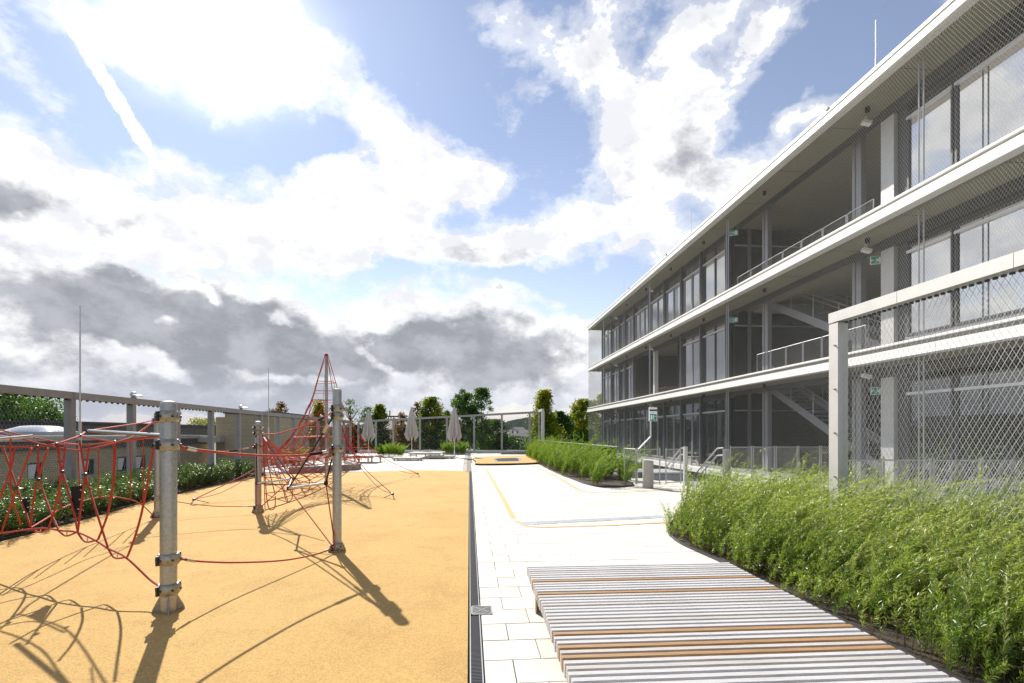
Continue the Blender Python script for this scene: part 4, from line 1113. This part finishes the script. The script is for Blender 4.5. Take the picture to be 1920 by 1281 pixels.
# ---------------------------------------------------------------- plants
def stem_field(P, Hs, lean, leaf_per, leafL, leafW, m_leaf, m_stem, name, label, cat, n, curve=1.7, upbias=.55, stem_r=.003, zb=.02, hfun=None, sp=.8, clump=False):
    x0, x1 = min(p[0] for p in P), max(p[0] for p in P); y0, y1 = min(p[1] for p in P), max(p[1] for p in P)
    X = rng.uniform(x0, x1, n*4); Y = rng.uniform(y0, y1, n*4); k = inpoly_np(X, Y, P); X, Y = X[k][:n], Y[k][:n]; n = len(X)
    H = rng.uniform(*Hs, n)*(.75+.5*np.abs(np.sin(X*2.3+Y*1.1)*np.cos(Y*1.7-X)))
    if hfun is not None: H = H*hfun(X, Y)
    if clump:
        nc = int(n/26); cx = X[:nc]; cy = Y[:nc]; kk = rng.integers(0, nc, n); rr_ = rng.random(n)**.6*.17; aa = rng.uniform(0, 2*np.pi, n)
        X = cx[kk]+rr_*np.cos(aa); Y = cy[kk]+rr_*np.sin(aa); H = H*(.72+.55*rng.random(nc)[kk])*np.where(rng.random(n) < .06, 1.3, 1.)
        ok = inpoly_np(X, Y, P); X, Y, H = X[ok], Y[ok], H[ok]; n = len(X)
    az = rng.uniform(0, 2*np.pi, n); Ld = np.stack([np.cos(az)*.38+lean[0]*rng.uniform(.4, 1.5, n), np.sin(az)*.38+lean[1]*rng.uniform(.4, 1.5, n), np.zeros(n)], 1)
    B = np.stack([X, Y, np.full(n, zb)], 1)
    def at(T):   # T (n,k)
        p = B[:, None, :]+Ld[:, None, :]*(H[:, None]*T**curve)[:, :, None]
        p[:, :, 2] += H[:, None]*(T-.18*T**3*np.linalg.norm(Ld, axis=1)[:, None]); return p
    # stems: 3 ribbon segments crossing
    T = np.linspace(0, 1, 5)[None, :].repeat(n, 0); S = at(T); Q = []
    for s in (np.array([1, 0, 0]), np.array([0, 1, 0])):
        for j in range(4):
            w0 = stem_r*(1-j/5); w1 = stem_r*(1-(j+1)/5)
            Q.append(np.stack([S[:, j]-s*w0, S[:, j]+s*w0, S[:, j+1]+s*w1, S[:, j+1]-s*w1], 1))
    SQ = np.concatenate(Q)
    T = rng.uniform(.10, 1.0, (n, leaf_per))**.8; PL = at(T); tan = nrmz(at(np.minimum(T+.03, 1.03))-PL)
    rad = rng.normal(size=PL.shape); rad = nrmz(rad-tan*np.sum(rad*tan, -1, keepdims=True))
    D = nrmz(tan*upbias+rad*sp)
    Ln = rng.uniform(.6, 1.25, (n, leaf_per))*leafL*(1-.35*T**4); Wd = rng.uniform(.7, 1.2, (n, leaf_per))*leafW
    LQ = leaf_quads(PL.reshape(-1, 3), D.reshape(-1, 3), Ln.reshape(-1), Wd.reshape(-1), .15)
    sv = rng.uniform(0, .55, n)[:, None]+.45*T*rng.uniform(.2, 1., (n, leaf_per))
    root = thing(name, label, cat, (0, 0, 0)) 
    leafmesh('foliage', LQ, np.clip(sv.reshape(-1), 0, 1), m_leaf, root, kind='stuff')
    leafmesh('stems', SQ, np.tile(rng.random(n), 8), m_stem, root, kind='stuff')
    return root
stem_field(NEAR_BED, (.48, .98), (.75, .10), 105, .070, .0072, L_['willow'], L_['stem'], 'willow_shrubs', 'wind blown bed of narrow leaved willow shrubs beside the slatted bench', 'shrubs', 3500, upbias=.85, sp=.60, clump=True, hfun=lambda X, Y: .82+.18*np.clip((X-2.4)/2, 0, 1.3))
stem_field([(x-.07 if i < 36 else x, y) for i, (x, y) in enumerate(NEAR_BED)], (.22, .48), (.15, -.12), 70, .055, .0062, L_['willow'], L_['stem'], 'low_willow_shoots', 'low young shoots filling the front edge of the willow bed', 'plants', 2200, upbias=.7, sp=.75)
stem_field([(x+.10 if i > 5 else x+.05, y) for i, (x, y) in enumerate(NEAR_BED)], (.72, 1.20), (1.05, .12), 120, .058, .0062, L_['spray'], L_['stem'], 'arching_willow_shoots', 'long pale arching willow shoots rising out of the bed', 'shrubs', 1500, upbias=1.1, sp=.55, curve=1.9, stem_r=.004)
stem_field([(x-.12 if i < 36 else x, y) for i, (x, y) in enumerate(MID_BED)], (.55, 1.25), (.40, .0), 46, .14, .012, L_['grass'], L_['stem'], 'tall_grass_bed', 'bright green bed of tall feathery plants along the glass railing', 'plants', 2700, upbias=1.1, sp=.55, clump=True)
stem_field(HEDGE, (.45, .68), (.05, -.05), 60, .075, .012, L_['hedge'], L_['stem'], 'left_hedge', 'low dense hedge between the orange play surface and the left fence', 'hedge', 4600, sp=.9)

def small_clump(u0, u1, v, h, label, n=260):
    a, b = G(u0, v), G(u1, v); P = [xy(a), xy(b), (b.x, b.y+1.6), (a.x, a.y+1.6)]
    stem_field(P, (h*.8, h*1.1), (.08, 0), 34, .16, .022, L_['grass'], L_['stem'], 'ornamental_grass', label, 'plant', n, upbias=1.2, sp=.5)
small_clump(704, 752, 858, .85, 'clump of ornamental grass between the left and the middle parasol')
small_clump(828, 873, 853, .85, 'clump of ornamental grass at the foot of the right parasol')
small_clump(530, 560, 872, .8, 'clump of green plants behind the climbing pyramid', 160)

def tree(u, vt, vb, hw, d, label, m, kind='oval', n=6000, leaf=.16, name='broadleaf_tree', sparse=1., trunk=True, seed=0, m2=None, frac=0.):
    r = np.random.default_rng(100+seed); c = W(u, 812, d)
    zt = EYE+(812-vt)/960*d; zb_ = EYE+(812-vb)/960*d; H = zt-zb_; Wd = hw*1.15/960*d; n = int(n*1.7)
    root = thing(name, label, 'tree', (c.x, c.y, TZ))
    zb = zb_-TZ; ztt = zt-TZ
    nc = int((110 if kind != 'oval' else 75)*sparse)+10
    # clumps inside the crown outline
    t = r.random(nc)**(.8 if kind != 'cone' else 1.15); az = r.uniform(0, 2*np.pi, nc)
    if kind == 'cone': prof = np.clip(1.0-t**1.25, .04, 1)*np.clip(t*6+.55, 0, 1)
    elif kind == 'column': prof = np.sqrt(np.clip(1-(2*t-1)**4, .05, 1))*(1-.55*t)
    else: prof = np.sqrt(np.clip(1-(1.9*t-.9)**2, .04, 1))
    rad = prof*Wd*np.sqrt(r.random(nc))*.95
    Cc = np.stack([np.cos(az)*rad, np.sin(az)*rad, zb+t*H], 1)
    cr = r.uniform(.16, .34, nc)*max(Wd, .8)*(1.25 if sparse >= .8 else .9)
    k = r.integers(0, nc, n); off = nrmz(r.normal(size=(n, 3)))*(r.random(n)**.5)[:, None]*cr[k][:, None]*np.array([1, 1, .8])
    P = Cc[k]+off; P[:, 2] = np.minimum(P[:, 2], ztt+.1)
    D = nrmz(r.normal(size=(n, 3))+off*1.5/ max(Wd, 1))
    Q = leaf_quads(P, D, r.uniform(.7, 1.3, n)*leaf, r.uniform(.5, .8, n)*leaf)
    var = np.clip(.15+.5*r.random(n)*1.0+.35*(P[:, 2]-zb)/H*r.random(n)+.25*(r.random(nc)[k]-.5), 0, 1)
    if m2 is not None:
        sel = r.random(nc)[k]*.6+.5*(P[:, 2]-zb)/H > 1-frac
        leafmesh('crown', Q[~sel], var[~sel], m, root); leafmesh('crown_tips', Q[sel], var[sel], m2, root, label='yellowing upper leaves')
    else: leafmesh('crown', Q, var, m, root)
    if trunk:
        mb = MB(); tr = .05+.03*Wd
        mb.tube([(0, 0, 0), (.05*Wd, 0, zb*.6), (0, .04*Wd, zb+H*.35), (.03, 0, zb+H*.8)], [tr*1.5, tr*1.1, tr*.8, tr*.2], 7)
        for i in range(min(nc, 26)):
            p = Vector(Cc[i]); s = max(zb*.7, p.z-rad[i]*.9-.4); mb.tube([(0, 0, s), ((p.x)*.5, p.y*.5, (s+p.z)/2-.05*rad[i]), p], [tr*.45, tr*.28, tr*.08], 4)
        mb.build('trunk', M_['bark'], root)
    return root
tree(1021, 735, 850, 36, 47, 'conical yellow green tree right of the far fence corner', L_['tree'], 'cone', 9000, .17, m2=L_['yellow'], frac=.62, seed=1)
tree(1050, 775, 850, 26, 50, 'dark green lower tree right behind the conical tree', L_['dark'], 'oval', 5000, .17, seed=2)
tree(1094, 752, 850, 26, 52, 'green tree with yellow side beside the far end of the school', L_['tree'], 'oval', 6000, .18, m2=L_['yellow'], frac=.35, seed=3)
tree(1130, 742, 850, 28, 56, 'yellow green tree seen through the mesh at the far end of the school', L_['yellow'], 'oval', 6000, .19, seed=4)
tree(867, 733, 845, 25, 48, 'leafy green tree behind the right parasol, left one of a pair', L_['tree'], 'oval', 5200, .16, seed=5, sparse=.9)
tree(903, 731, 850, 27, 49, 'leafy green tree with open crown, right one of a pair beyond the far fence', L_['tree'], 'oval', 4600, .16, seed=6, sparse=.8)
tree(925, 790, 850, 30, 52, 'low dark bush beyond the far fence left of the hill', L_['dark'], 'oval', 4000, .18, name='bush', seed=7)
tree(809, 748, 850, 30, 46, 'dense conical green tree between the middle and the right parasol', L_['dark'], 'column', 9000, .15, name='conifer', m2=L_['yellow'], frac=.30, seed=8)
tree(712, 762, 850, 19, 46, 'narrow dark green tree right of the left parasol', L_['dark'], 'column', 6000, .15, name='conifer', m2=L_['yellow'], frac=.22, seed=9)
tree(836, 770, 850, 16, 50, 'thin airy green tree close behind the right parasol pole', L_['tree'], 'oval', 1800, .16, seed=10, sparse=.5)
tree(598, 752, 860, 22, 44, 'yellow green conical tree behind the climbing pyramid mast', L_['tree'], 'cone', 6000, .16, m2=L_['yellow'], frac=.55, seed=11)
tree(657, 752, 850, 26, 50, 'thin nearly bare tree right of the pyramid mast', L_['tree'], 'oval', 700, .15, seed=12, sparse=.7)
tree(665, 800, 850, 34, 47, 'round dark green tree behind the pyramid net', L_['dark'], 'oval', 5000, .16, seed=13)
tree(524, 757, 850, 20, 44, 'thin autumn coloured tree right of the tall brick block', L_['autumn'], 'oval', 1500, .16, seed=14, sparse=.8)
tree(546, 800, 852, 24, 46, 'olive green bushy tree behind the left part of the pyramid', L_['autumn'], 'oval', 3000, .16, seed=15)
tree(757, 800, 852, 26, 47, 'orange tinted autumn bush left of the middle parasol', L_['autumn'], 'oval', 3600, .15, name='bush', seed=16)
tree(752, 775, 840, 18, 52, 'thin sprawling autumn tree behind the middle parasol', L_['autumn'], 'oval', 900, .16, seed=17, sparse=.6)
tree(690, 765, 810, 16, 52, 'thin leafy treetop behind the left parasol', L_['tree'], 'oval', 700, .15, seed=18, sparse=.6)
tree(782, 757, 800, 10, 52, 'small airy treetop beside the tip of the middle parasol', L_['autumn'], 'oval', 500, .15, seed=19, sparse=.4)
tree(20, 738, 840, 80, 36, 'large green tree at the left edge behind the brick building', L_['tree'], 'oval', 9000, .17, seed=20)
tree(100, 776, 840, 26, 38, 'smaller green tree beside the roof skylight', L_['tree'], 'oval', 2500, .16, seed=21, sparse=.7)
tree(145, 792, 830, 20, 50, 'small treetop peeking over the dark roof', L_['tree'], 'oval', 900, .16, seed=22, sparse=.5)
tree(385, 786, 830, 34, 60, 'yellowish treetops over the low roof left of the tall brick block', L_['yellow'], 'oval', 2500, .18, seed=23, sparse=.8)
tree(955, 822, 860, 60, 62, 'dark shrubbery below the terrace at the far end', L_['dark'], 'oval', 5000, .22, name='bush', seed=24)
for u_, v_, h_, d_, lab_ in ((640, 806, 26, 54, 'low dark treetop between the pyramid mast and the thin bare tree'), (785, 790, 20, 55, 'dark treetop close left of the dense conical tree'), (848, 785, 16, 54, 'leafy filler tree between the conical tree and the right parasol'), (1075, 778, 20, 56, 'dark tree in the gap between the conical tree and the school'), (575, 790, 18, 55, 'dark treetop left of the pyramid mast')):
    tree(u_, v_, 850, h_, d_, lab_, L_['tree'] if h_ < 20 else L_['dark'], 'oval', 3000, .17, seed=u_)
tree(-430, 640, 850, 190, 30, 'tall tree standing outside the left edge beyond the brick building', L_['tree'], 'oval', 9000, .22, seed=25)
for i, (x, y, h) in enumerate(((-22, -6, 6.5), (-24, 6, 6.0), (-30, 14, 6.2), (-21, -18, 7.0))):
    t = tree(500, 780, 830, 50, 30, 'broad tree on the slope left of the camera, number unseen', L_['tree'], 'oval', 5000, .3, seed=30+i)
    t.location = (x, y, TZ-.5+(h-6)); t.scale = (2.6, 2.6, 1.15)
    t['label'] = ('broad green tree', 'rounded green tree', 'wide leafy tree', 'tall green tree')[i]+(' left behind the camera', ' beyond the left fence near the camera', ' beyond the brick building roof', ' farthest behind the camera on the left')[i]

# ---------------------------------------------------------------- parasols
def parasols():
    spec = [(691, 767, 851, 38.0, 'closed beige parasol on the left, behind the right side of the pyramid'), (772, 764, 850, 37.0, 'closed beige parasol in the middle, behind the raised platform bench'), (852, 761, 857, 34.5, 'closed beige parasol on the right, beside the clump of grass')]
    for j, (u, vt, vb, d, lab) in enumerate(spec):
        p = W(u, 812, d); H = EYE+(812-vt)/960*d
        t = thing('parasol', lab, 'parasol', (p.x, p.y, 0), 'closed parasols at the far end', rz=.7*j)
        MB().lathe([(.28, 0), (.28, .05), (.05, .07), (.04, .5), (.026, .52), (.026, H-.05), (.04, H-.02), (.01, H+.03)], n=12).build('pole', M_['alu'], t)
        n = 48; rows = [(0, .05), (.12, .09), (.35, .15), (.8, .22), (1.3, .29), (1.75, .34), (2.15, .40)]; vs = []
        for i, (dz, r) in enumerate(rows):
            for k in range(n):
                a = 2*math.pi*k/n; f = 1+(.06+.32*min(1, dz/1.4))*math.cos(a*8+.6*dz)+.08*math.sin(a*3+j)
                hem = (.22*math.cos(a*8+.6*dz)+.10*math.sin(a*3+j*2)) if i == len(rows)-1 else 0
                vs.append((r*f*math.cos(a), r*f*math.sin(a), H-.05-dz+hem))
        fs = [(i*n+k, (i+1)*n+k, (i+1)*n+(k+1) % n, i*n+(k+1) % n) for i in range(len(rows)-1) for k in range(n)]
        MB().add(vs, fs).build('canopy', M_['cloth'], t, smooth=True)
parasols()
def platform(u0, u1, v, ztop, depth, label, rz=0.):
    a, b = G(u0, v), G(u1, v); L = (b-a).length
    t = thing('platform_bench', label, 'bench', (a.x, a.y, 0), 'pale platform benches at the far end', rz=math.atan2(b.y-a.y, b.x-a.x))
    n = max(6, int(depth/.09)); 
    for k in range(n): MB().box((0, k*depth/n, ztop-.05), (L, (k+.78)*depth/n, ztop)).build('slat', M_['slat_grey'], t)
    MB().box((.03, .03, ztop-.12), (L-.03, .06, ztop-.051)).box((.03, depth-.06, ztop-.12), (L-.03, depth-.03, ztop-.051)).build('frame_rail', M_['beige'], t)
    for x in (.1, L/2, L-.18):
        for y in (.06, depth-.14): MB().box((x, y, 0), (x+.08, y+.08, ztop-.121)).build('leg', M_['beige'], t)
platform(640, 701, 869, .40, 2.0, 'raised pale platform bench under the left parasol')
platform(765, 827, 861, .40, 2.2, 'raised pale platform bench under the middle parasol')
platform(734, 788, 864.5, .19, 1.2, 'low pale platform bench in front, left of the low pair')
platform(797, 850, 861, .19, 1.2, 'low pale platform bench beside the right parasol')
platform(500, 572, 874, .42, 1.6, 'pale platform bench behind the left side of the climbing pyramid')
# trampoline
def trampoline():
    c = [G(893, 869), G(900, 873), G(1000, 871), G(1006, 867), G(990, 857.5), G(895, 860)]
    o = G(948, 866); t = thing('ground_trampoline', 'small raised orange pad with a dark ground trampoline in its middle', 'trampoline', (o.x, o.y, 0))
    P = smoothpoly([(p.x-o.x, p.y-o.y) for p in c]+[(c[0].x-o.x, c[0].y-o.y)], 4)[:-1]
    MB().poly(P, 0, .10).build('pad', M_['rubber'], t)
    MB().poly([(x*1.004, y*1.004) for x, y in P], .0, .07).build('pad_edge', M_['black'], t)
    MB().poly([(x*.36+.1, y*.40) for x, y in P], .10, .108).build('jump_mat', M_['black'], t)
    MB().poly([(x*.46+.1, y*.52) for x, y in P], .10, .104).build('mat_frame', M_['conc_dark'], t)
trampoline()
# seat wall behind the pyramid and planter at the far bench row
def lowwalls():
    a, b = G(545, 888), G(669, 881); t = thing('seat_wall', 'low grey concrete seat wall behind the climbing pyramid', 'wall', (a.x, a.y, 0))
    d = b-a; MB().bar((0, 0, .13), (d.x, d.y, .13), .35, .26).build('wall_block', M_['conc_dark'], t)
    MB().bar((d.x, d.y+.18, .13), (d.x-1.2, d.y+3.4, .13), .3, .26).build('wall_block', M_['conc_dark'], t)
    a, b = G(937, 850.5), G(985, 850.5); t = thing('timber_planter_edge', 'dark low planter edge left of the middle bed at the far end', 'planter', (a.x, a.y-1.6, 0))
    MB().box((0, 0, 0), (b.x-a.x, .25, .22)).build('edge_board', M_['conc_dark'], t)
    MB().box((.02, .252, 0), (b.x-a.x-.02, 1.2, .12)).build('soil_fill', M_['soil'], t)
    g = G(884, 868); 
    t = thing('ground_marker', 'tiny orange marker post on the pale paving near the far end of the drain', 'marker', (g.x, g.y, 0))
    MB().lathe([(.10, 0), (.10, .015), (.025, .02), (.02, .30), (.005, .32)], n=10).build('marker_pin', M_['paint'], t)
lowwalls()

# ---------------------------------------------------------------- right railings, bin, sign, stairs
def rail_panel(t, a, b, H=1.1, net=True, r=.02):
    """one railing bay as part 'panel' with net"""
    a = Vector(a); b = Vector(b); e = (b-a).normalized()*.03
    A, B = a+e, b-e; z = Vector((0, 0, 1))
    o = MB().tube([A+z*.05, A+z*H], r, 8).tube([B+z*.05, B+z*H], r, 8).tube([A+z*(H-.04), B+z*(H-.04)], r*.8, 6).tube([A+z*.10, B+z*.10], r*.8, 6).build('railing_panel', M_['inox'], t, smooth=True)
    if net: diamond_mesh(A+z*.11, B-A, z, (B-A).length, H-.16, .06, .10, .0011, .5).build('net_infill', M_['wire'], o, kind='stuff')
def railings():
    # along the middle bed: glass railing with steel rail
    P = [(5.35, 40.3), (5.5, 36), (5.62, 32), (5.75, 28), (5.88, 24), (6.0, 20.4)]
    t = thing('glass_railing', 'glass railing with steel handrail behind the bright green middle bed', 'railing', (5.35, 40.3, 0))
    for a, b in zip(P, P[1:]):
        A = Vector((a[0]-5.35, a[1]-40.3, 0)); B = Vector((b[0]-5.35, b[1]-40.3, 0)); z = Vector((0, 0, 1))
        MB().tube([A+z*1.08, B+z*1.08], .024, 8).build('handrail', M_['inox'], t)
        MB().bar(A, A+z*1.07, .05, .05).build('post', M_['inox'], t)
        MB().bar(A.lerp(B, .03)+z*.55, A.lerp(B, .97)+z*.55, .012, .9).build('glass_pane', MG, t)
    # mesh railing from the middle bed to the stair head
    Q = [G(1170, 905), G(1193, 911), G(1239, 912)]
    t = thing('mesh_railing', 'steel mesh railing with gate left of the descending steps', 'railing', (0, 0, 0))
    for a, b in zip(Q, Q[1:]): rail_panel(t, (a.x, a.y, 0), (b.x, b.y, 0), 1.18)
    a, b = G(1247, 911), G(1278, 910); rail_panel(t, (a.x, a.y, 0), (b.x, b.y, 0), 1.18)
    MB().bar((b.x+.12, b.y, 0), (b.x+.12, b.y, 1.22), .12, .10).build('gate_post', M_['fence_light'], t)
    # railing right of the concrete pillar
    t = thing('mesh_railing', 'steel mesh railing right of the round concrete pillar in front of the school', 'railing', (0, 0, 0))
    a, b = G(1368, 905), G(1580, 903); n = 5
    for k in range(n):
        p, q = a.lerp(b, k/n), a.lerp(b, (k+1)/n); rail_panel(t, (p.x, p.y, 0), (q.x, q.y, 0), 1.22)
    t = thing('mesh_railing', 'steel mesh railing behind the willow shrubs and the large mesh frame', 'railing', (0, 0, 0))
    a, b = G(1560, 972), G(1930, 968); n = 4
    for k in range(n):
        p, q = a.lerp(b, k/n), a.lerp(b, (k+1)/n); rail_panel(t, (p.x, p.y, 0), (q.x, q.y, 0), 1.16)
    # concrete pillar
    c = G(1362, 908); t = thing('concrete_pillar', 'slim beige round concrete pillar at the head of the steps', 'pillar', (c.x, c.y, 0))
    MB().lathe([(.105, 0), (.105, 1.10), (.095, 1.115), (.02, 1.12)], n=20).build('shaft', M_['concrete'], t, smooth=True)
    # bin
    c = G(1215, 915); t = thing('litter_bin', 'beige cylindrical concrete litter bin in front of the mesh railing', 'litter bin', (c.x, c.y, 0))
    MB().lathe([(.15, 0), (.16, .02), (.16, .80), (.152, .82), (.125, .82), (.12, .7)], n=28).build('body', M_['concrete'], t, smooth=True)
    MB().lathe([(.12, .66), (.12, .67), (.01, .68)], n=24).build('liner', M_['dark'], t)
    # handrails going down the steps
    t = thing('step_handrail', 'pair of inclined steel handrails leading down the steps beside the pillar', 'handrail', (0, 0, 0))
    for k, (us, d) in enumerate((((1356, 1345, 1290), 15.6), ((1283, 1276, 1240), 17.4))):
        x = W(us[0], 812, d).x
        top = W(us[0], 840, d); knee = W(us[1], 841, d+.35); low = W(us[2], 905 if k == 0 else 888, d+3.3)
        for dz in (0, -.22): MB().tube([top+Vector((0, 0, dz)), knee+Vector((0, 0, dz)), low+Vector((0, 0, dz))], .024, 8).build('rail', M_['inox'], t, smooth=True)
        for f in (0, .35, .75):
            p = knee.lerp(low, f) if f else top; MB().tube([p, Vector((p.x, p.y, p.z-1.05))], .022, 8).build('baluster', M_['inox'], t)
    # grey blocks in the light well
    for u, v, w, h, lab in ((1205, 890, .8, .5, 'grey concrete block in the light well behind the litter bin'), (1256, 893, .9, .55, 'grey concrete block with rounded edge beside the stair gate')):
        c = W(u, 812, 19.5 if u < 1230 else 18.6); t = thing('concrete_block', lab, 'concrete block', (c.x, c.y, -.35))
        MB().bbox((-w, -.5, -.3), (w*.4, 1.2, h), .03).build('block', M_['greypave'], t)
        MB().box((-w-.03, -.54, h+.001), (w*.4+.03, 1.23, h+.06)).build('top_slab', M_['floor'], t)
    # light well floor and walls
    w = MB().box((7.0, 17.0, -3.2), (11.3, 47, -3.0)).box((7.0, 16.95, -3.0), (11.3, 17.0, -.06)).box((11.25, 17.0, -3.0), (11.3, 47, -.26)); struct('light_well', w, M_['conc_dark'])
    # walkway furniture: low pale stool by the facade
    c = W(1290, 812, 26.5); t = thing('stool', 'small pale stool on the walkway in front of the glazed doors', 'stool', (max(c.x, 11.6), c.y, 0))
    MB().box((-.25, -.2, .38), (.25, .2, .44)).build('seat', M_['concrete'], t)
    for s in (-1, 1): MB().box((s*.2-.03, -.18, 0), (s*.2+.03, .18, .379)).build('leg', M_['concrete'], t)
    # sign on its cranked pole
    p0 = G(1192, 909); d = SA*p0.x+CA*p0.y
    top = W(1220, 768, d); k1 = W(1194, 846, d); k2 = W(1220, 819, d)
    t = thing('exit_sign_pole', 'cranked white pole carrying a green and white exit sign above the railing', 'exit sign', (p0.x, p0.y, 0)); o = Vector((p0.x, p0.y, 0))
    MB().tube([Vector((k1.x, k1.y, .9))-o, k1-o, k2-o, top-o], .026, 8).build('pole', M_['alu'], t, smooth=True)
    s = bpy.data.objects.new('sign', None); C.objects.link(s); s.parent = t; q = W(1224, 778, d); s.location = q-o; s.rotation_euler = (0, 0, -.1)
    MB().box((-.12, -.03, -.20), (.13, .03, .24)).build('sign_box', M_['signwhite'], s)
    MB().box((-.10, -.036, -.19), (.11, -.031, .02)).build('sign_face', M_['green'], s)
    MB().box((-.12, -.035, .12), (.13, -.0305, .17)).build('lamp_slot', M_['dark'], s)
    f = MB(); y0, y1 = -.042, -.0365
    f.box((-.08, y0, -.16), (-.03, y1, -.01)); f.bar((.02, -.039, -.02), (.0, -.039, -.10), .005, .035); f.bar((.0, -.039, -.10), (.05, -.039, -.17), .005, .02); f.bar((.02, -.039, -.03), (.08, -.039, -.06), .005, .018)
    f.build('running_figure', M_['signwhite'], s)
mg = bpy.data.materials.new('clear_glass'); mg.use_nodes = True; MG = mg
_n = mg.node_tree; _p = _n.nodes['Principled BSDF']; _t = _n.nodes.new('ShaderNodeBsdfTransparent'); _g = _n.nodes.new('ShaderNodeBsdfGlossy'); _g.inputs['Roughness'].default_value = .03
_t.inputs[0].default_value = (.86, .92, .90, 1); _m = _n.nodes.new('ShaderNodeMixShader'); _f = _n.nodes.new('ShaderNodeFresnel'); _f.inputs[0].default_value = 1.5
_n.links.new(_f.outputs[0], _m.inputs[0]); _n.links.new(_t.outputs[0], _m.inputs[1]); _n.links.new(_g.outputs[0], _m.inputs[2]); _n.links.new(_m.outputs[0], _n.nodes['Material Output'].inputs[0])
railings()

# ---------------------------------------------------------------- far town and crane
def town():
    r = random.Random(5)
    spots = [(942, 818, 190, 30, 10), (958, 826, 170, 34, 9), (978, 824, 165, 30, 9), (935, 828, 150, 26, 8), (990, 830, 150, 24, 9), (968, 832, 140, 30, 8), (950, 812, 320, 20, 9), (985, 812, 330, 22, 8), (972, 806, 380, 18, 9), (715, 806, 120, 46, 9), (745, 812, 120, 36, 8), (920, 834, 130, 22, 7)]
    names = ['pale grey', 'long white', 'dark roofed', 'small cream', 'low grey', 'wide pale', 'distant white', 'distant grey', 'hillside white', 'grey brown', 'weathered pale', 'little beige']
    where = ['below the wooded hill, left', 'in the middle of the valley below the hill', 'beside the conical tree beyond the far fence', 'left below the hill behind the fence post', 'right below the hill by the conical tree', 'nearest in the valley gap', 'on the slope left under the ridge', 'on the slope right under the ridge', 'highest on the slope', 'behind the orange bush left of the parasols', 'behind the middle parasol', 'behind the right tree of the pair']
    for i, (u, v, d, w, h) in enumerate(spots):
        c = W(u, v, d); W2 = w/960*d/2
        t = thing('far_house', f'{names[i]} house {where[i]}', 'house', (c.x, c.y, c.z-12), rz=r.uniform(-.3, .3))
        b = MB().box((-W2, -5, 0), (W2, 5, 12)).build('wall', M_['housewall'], t)
        MB().add([(-W2-.3, -5.3, 12.01), (W2+.3, -5.3, 12.01), (W2+.3, 5.3, 12.01), (-W2-.3, 5.3, 12.01), (-W2-.3, 0, 14), (W2+.3, 0, 14)], [(0,1,5,4), (1,2,5), (2,3,4,5), (3,0,4), (0,3,2,1)]).build('roof', M_['houseroof'], t)
        k = 4
        for j in range(k):
            x = -W2+(j+.5)*2*W2/k
            for z in (6.6, 9.4): MB().box((x-.5, -5.04, z), (x+.5, -5.001, z+1.3)).build('window', M_['dark'], t)
    c = W(731, 812, 260)
    t = thing('tower_crane', 'tiny distant tower crane left of the middle parasol', 'crane', (c.x, c.y, -20))
    H = 20+EYE+(812-781)/960*260
    for s in (-.6, .6):
        for q in (-.6, .6): MB().bar((s, q, 0), (s, q, H), .22, .22).build('mast_leg', M_['dark'], t)
    b = MB()
    for k in range(int(H/2)): b.bar((-.6, -.6, k*2), (.6, -.6, k*2+2), .12, .12)
    b.build('mast_bracing', M_['dark'], t)
    MB().bar((-14, 0, H), (4.5, 0, H), .5, .7).build('jib', M_['dark'], t); MB().bar((0, 0, H), (0, 0, H+3), .5, .5).build('cab_tower', M_['dark'], t)
town()
